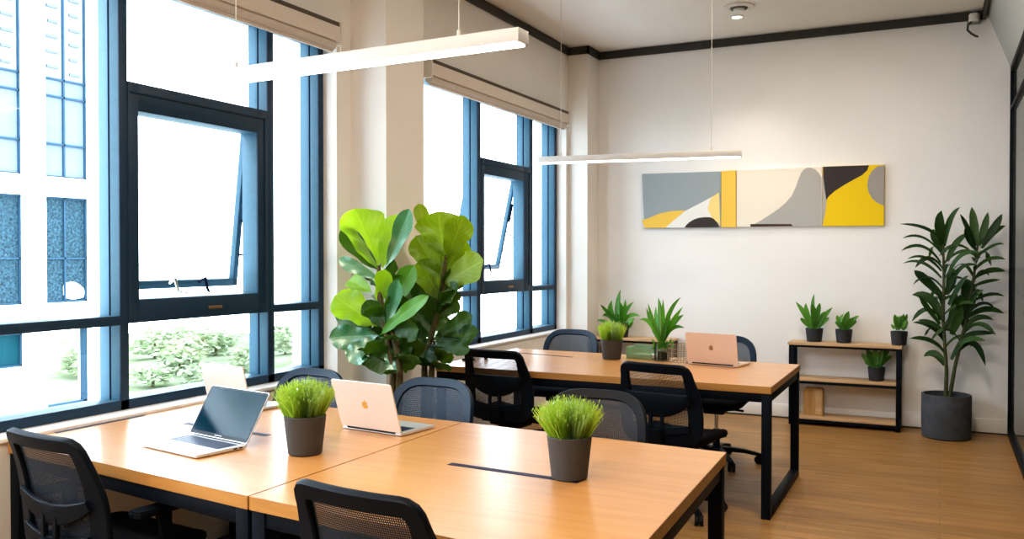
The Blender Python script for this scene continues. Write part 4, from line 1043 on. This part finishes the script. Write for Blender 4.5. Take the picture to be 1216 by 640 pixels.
# ------------------------------------------------------------------ outside
K = 2.2
def bz(z): return 1.457+K*(z-1.457)
bt = thing('office_building', 'white office building with tall blue windows seen through the nearest window', 'building', (-22, 10, -6))
def bpart(mb, name, mat, parent=None): return mb.build(name, mat, parent or bt, shade=False)
cols = [(-2.0, -1.3), (-.2, .44), (.73, 1.37), (1.66, 2.30), (2.58, 3.22), (3.51, 4.15), (4.43, 5.07), (5.36, 6.0), (6.285, 6.921), (7.199, 7.835)]
cols = [(a*K-10, b*K-10) for a, b in cols]; yE = 8.10*K-10; y0 = -4.0*K-10
rows = [(bz(-.47)+6, bz(.53)+6), (bz(.875)+6, bz(2.215)+6), (bz(2.46)+6, bz(5.2)+6), (bz(5.5)+6, bz(7.2)+6)]
top = bz(7.6)+6
m = MB(); prev = y0
for a, b in cols: m.box(-.6, 0, prev, a, -.5, top); prev = b
m.box(-.6, 0, prev, yE, -.5, top)
for a, b in cols:
    pz = -.5
    for i, (r0, r1) in enumerate(rows):
        if i == 0 and a < 5.0 and b < 5.8: r0 = bz(.12)+6
        m.box(-.6, 0, a, b, pz, r0); pz = r1
    m.box(-.6, 0, a, b, pz, top)
bpart(m, 'facade', 'bld_white')
m = MB(); m.box(-8, -.6, yE-.4, yE, bz(.62)+6, top); m.box(-8, 0, y0, yE, top-.3, top); bpart(m, 'side_wall_and_roof', 'bld_white')
for ci, (a, b) in enumerate(cols):
    for ri, (r0, r1) in enumerate(rows):
        last = ci == len(cols)-1
        if ci < 5: continue
        if ri == 0 and last:
            f = MB(); f.box(-.35, -.2, b-.12, b, r0, r1); f.box(-.35, -.2, a-.02, b, r0, r0+.12); bpart(f, 'opening_frame', 'bld_frame'); continue
        if ri == 0: r0 = bz(.12)+6
        f = MB(); e = .05
        f.box(-.30, -.18, a, a+e, r0, r1); f.box(-.30, -.18, b-e, b, r0, r1); f.box(-.30, -.18, a, b, r0, r0+e); f.box(-.30, -.18, a, b, r1-e, r1)
        f.box(-.30, -.18, (a+b)/2-.025, (a+b)/2+.025, r0, r1)
        zs = {0: [], 1: [r0+(r1-r0)*.42], 2: [r0+(r1-r0)*.155, r0+(r1-r0)*.375, r0+(r1-r0)*.455], 3: [r0+(r1-r0)*.5]}[ri]
        for z in zs: f.box(-.30, -.18, a, b, z-.025, z+.025)
        fo = bpart(f, 'building_window', 'bld_frame')
        if ri == 2:
            zc = zs[2]; p = MB(); p.box(-.25, -.24, a, b, r0, zc); bpart(p, 'pane', 'bld_light', fo)
            p = MB(); p.box(-.25, -.24, a, b, zc, r1); bpart(p, 'pane', 'bld_pale', fo)
            l = MB(); rn = random.Random(ci)
            for q in range(10):
                zz = zc+.3+q*.42; l.box(-.24, -.20, a+.15+rn.random()*.1, a+.55, zz, zz+.07); l.box(-.24, -.20, b-.5, b-.15-rn.random()*.1, zz-.12, zz-.05)
            bpart(l, 'louvre_marks', 'bld_louvre', fo)
        else:
            p = MB(); p.box(-.25, -.24, a, b, r0, r1); bpart(p, 'pane', {0: 'bld_teal', 1: 'bld_mid', 3: 'bld_light'}[ri], fo)
            if ri == 1 and last:
                p = MB(); p.prism([(-q.x, q.y) for q in ease([(.0, 0, .1), (.36, -.06, .1), (.66, .02, .1), (.66, .42, .1), (.3, .46, .15), (.0, .25, .1)], n=4)], 0, .02, M=Matrix.Translation((-.235, b-.07, r0+.12)) @ Matrix.Rotation(pi/2, 4, 'Z') @ Matrix.Rotation(pi/2, 4, 'X'))
                bpart(p, 'reflection_patch', 'bld_white', fo)  # white shape drawn as a reflection on the glass
# hillside
m = MB(); rn = random.Random(2); nx, ny = 40, 60; gv = []
for i in range(nx+1):
    row = []
    for j in range(ny+1):
        x = -12-88*i/nx; y = -30+150*j/ny
        row.append(m.bm.verts.new((x, y, -6+.5*sin(x*.13)*cos(y*.11)+rn.uniform(-.12, .12))))
    gv.append(row)
for i in range(nx):
    for j in range(ny):
        x = -12-88*(i+.5)/nx; y = -30+150*(j+.5)/ny
        if math.hypot(x, y) < 92: m.face((gv[i][j], gv[i+1][j], gv[i+1][j+1], gv[i][j+1]))
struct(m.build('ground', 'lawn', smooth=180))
# shrubs and small trees on the slope
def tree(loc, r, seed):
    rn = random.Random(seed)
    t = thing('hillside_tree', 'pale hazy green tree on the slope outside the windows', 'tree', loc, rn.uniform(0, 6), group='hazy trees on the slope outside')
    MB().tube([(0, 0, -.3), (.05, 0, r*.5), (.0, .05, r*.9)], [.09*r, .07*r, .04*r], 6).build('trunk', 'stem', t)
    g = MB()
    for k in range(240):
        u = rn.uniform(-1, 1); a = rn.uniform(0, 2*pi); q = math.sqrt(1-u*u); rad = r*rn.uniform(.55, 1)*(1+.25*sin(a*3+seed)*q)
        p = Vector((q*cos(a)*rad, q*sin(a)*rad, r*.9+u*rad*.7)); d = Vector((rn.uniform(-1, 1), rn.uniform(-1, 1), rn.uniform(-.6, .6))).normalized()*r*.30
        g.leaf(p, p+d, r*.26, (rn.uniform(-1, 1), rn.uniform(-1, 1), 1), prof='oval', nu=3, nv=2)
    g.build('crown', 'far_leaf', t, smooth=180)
    return t
protos = []
spots = [(-52, 46, 1.5), (-47, 44, 1.2), (-50, 50, 1.3), (-44, 41, 1.1), (-41, 44, 1.0), (-48, 37, 1.2), (-39, 38, 1.0), (-42, 37, .9), (-36, 36, .9), (-38, 41, .9), (-50, 57, 1.3), (-44, 51, 1.1), (-33, 38, .8), (-35, 43, .9), (-30, 37, .7), (-56, 52, 1.4), (-34, 33, .7)]
for i, (x, y, r) in enumerate(spots):
    z = -6+.5*sin(x*.13)*cos(y*.11)-.1
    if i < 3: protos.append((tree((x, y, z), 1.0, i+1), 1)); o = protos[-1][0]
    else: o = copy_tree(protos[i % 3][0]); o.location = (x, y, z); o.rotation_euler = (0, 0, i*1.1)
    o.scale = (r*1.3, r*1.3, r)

# ------------------------------------------------------------------ light
w = bpy.data.worlds.new('World'); bpy.context.scene.world = w; w.use_nodes = True
bg = w.node_tree.nodes['Background']; bg.inputs['Color'].default_value = (.80, .91, 1.0, 1); bg.inputs['Strength'].default_value = WORLD
def area(name, loc, rot, sx, sy, power, col, portal=False, spread=pi):
    l = bpy.data.lights.new(name, 'AREA'); l.shape = 'RECTANGLE'; l.size = sx; l.size_y = sy; l.energy = power; l.color = col; l.spread = spread
    if portal: l.cycles.is_portal = True
    o = bpy.data.objects.new(name, l); C.objects.link(o); o.location = loc; o.rotation_euler = rot
    return o
for a, b in (W1, W2): area('window_portal', (-3.62, (a+b)/2, (ZS+ZH)/2), (0, -pi/2, 0), ZH-ZS, b-a, 1, (1, 1, 1), True)
WARM = (1.0, .87, .72)
for i, (x, y, e) in enumerate(CEIL_FILL): area('ceiling_fill', (x, y, ZC-.03), (0, 0, 0), .35, .35, e, WARM)  # fill lights without fixtures, added out of view to brighten the room
for x, y, e in ((1.8, 6.5, 26), (1.8, 2, 26)): area('corridor_fill', (x, y, ZC-.05), (0, 0, 0), .6, .6, e, (1, .93, .82))  # unseen fill added to brighten the space behind the glass
sp = bpy.data.lights.new('downlight_beam', 'SPOT'); sp.energy = 40; sp.color = WARM; sp.spot_size = radians(105); sp.spot_blend = .8; sp.shadow_soft_size = .04
o = bpy.data.objects.new('downlight_beam', sp); C.objects.link(o); o.location = (-1.56, 7.46, ZC-.02)

# ------------------------------------------------------------------ camera
cd = bpy.data.cameras.new('camera'); cd.sensor_width = 36; cd.lens = 1037/1216*36; cd.clip_end = 500
cam = bpy.data.objects.new('camera', cd); C.objects.link(cam)
cam.location = (0, 0, 1.457); cam.rotation_euler = (radians(90-.83), 0, radians(26.2))
S = bpy.context.scene; S.camera = cam
S.view_settings.view_transform = 'Standard'; S.view_settings.look = 'Medium High Contrast'; S.view_settings.exposure = EXPO; S.view_settings.gamma = GAMMA
S.cycles.max_bounces = 10; S.cycles.transparent_max_bounces = 24; S.cycles.diffuse_bounces = 6; S.cycles.caustics_reflective = False; S.cycles.caustics_refractive = False
S.cycles.sample_clamp_indirect = 6
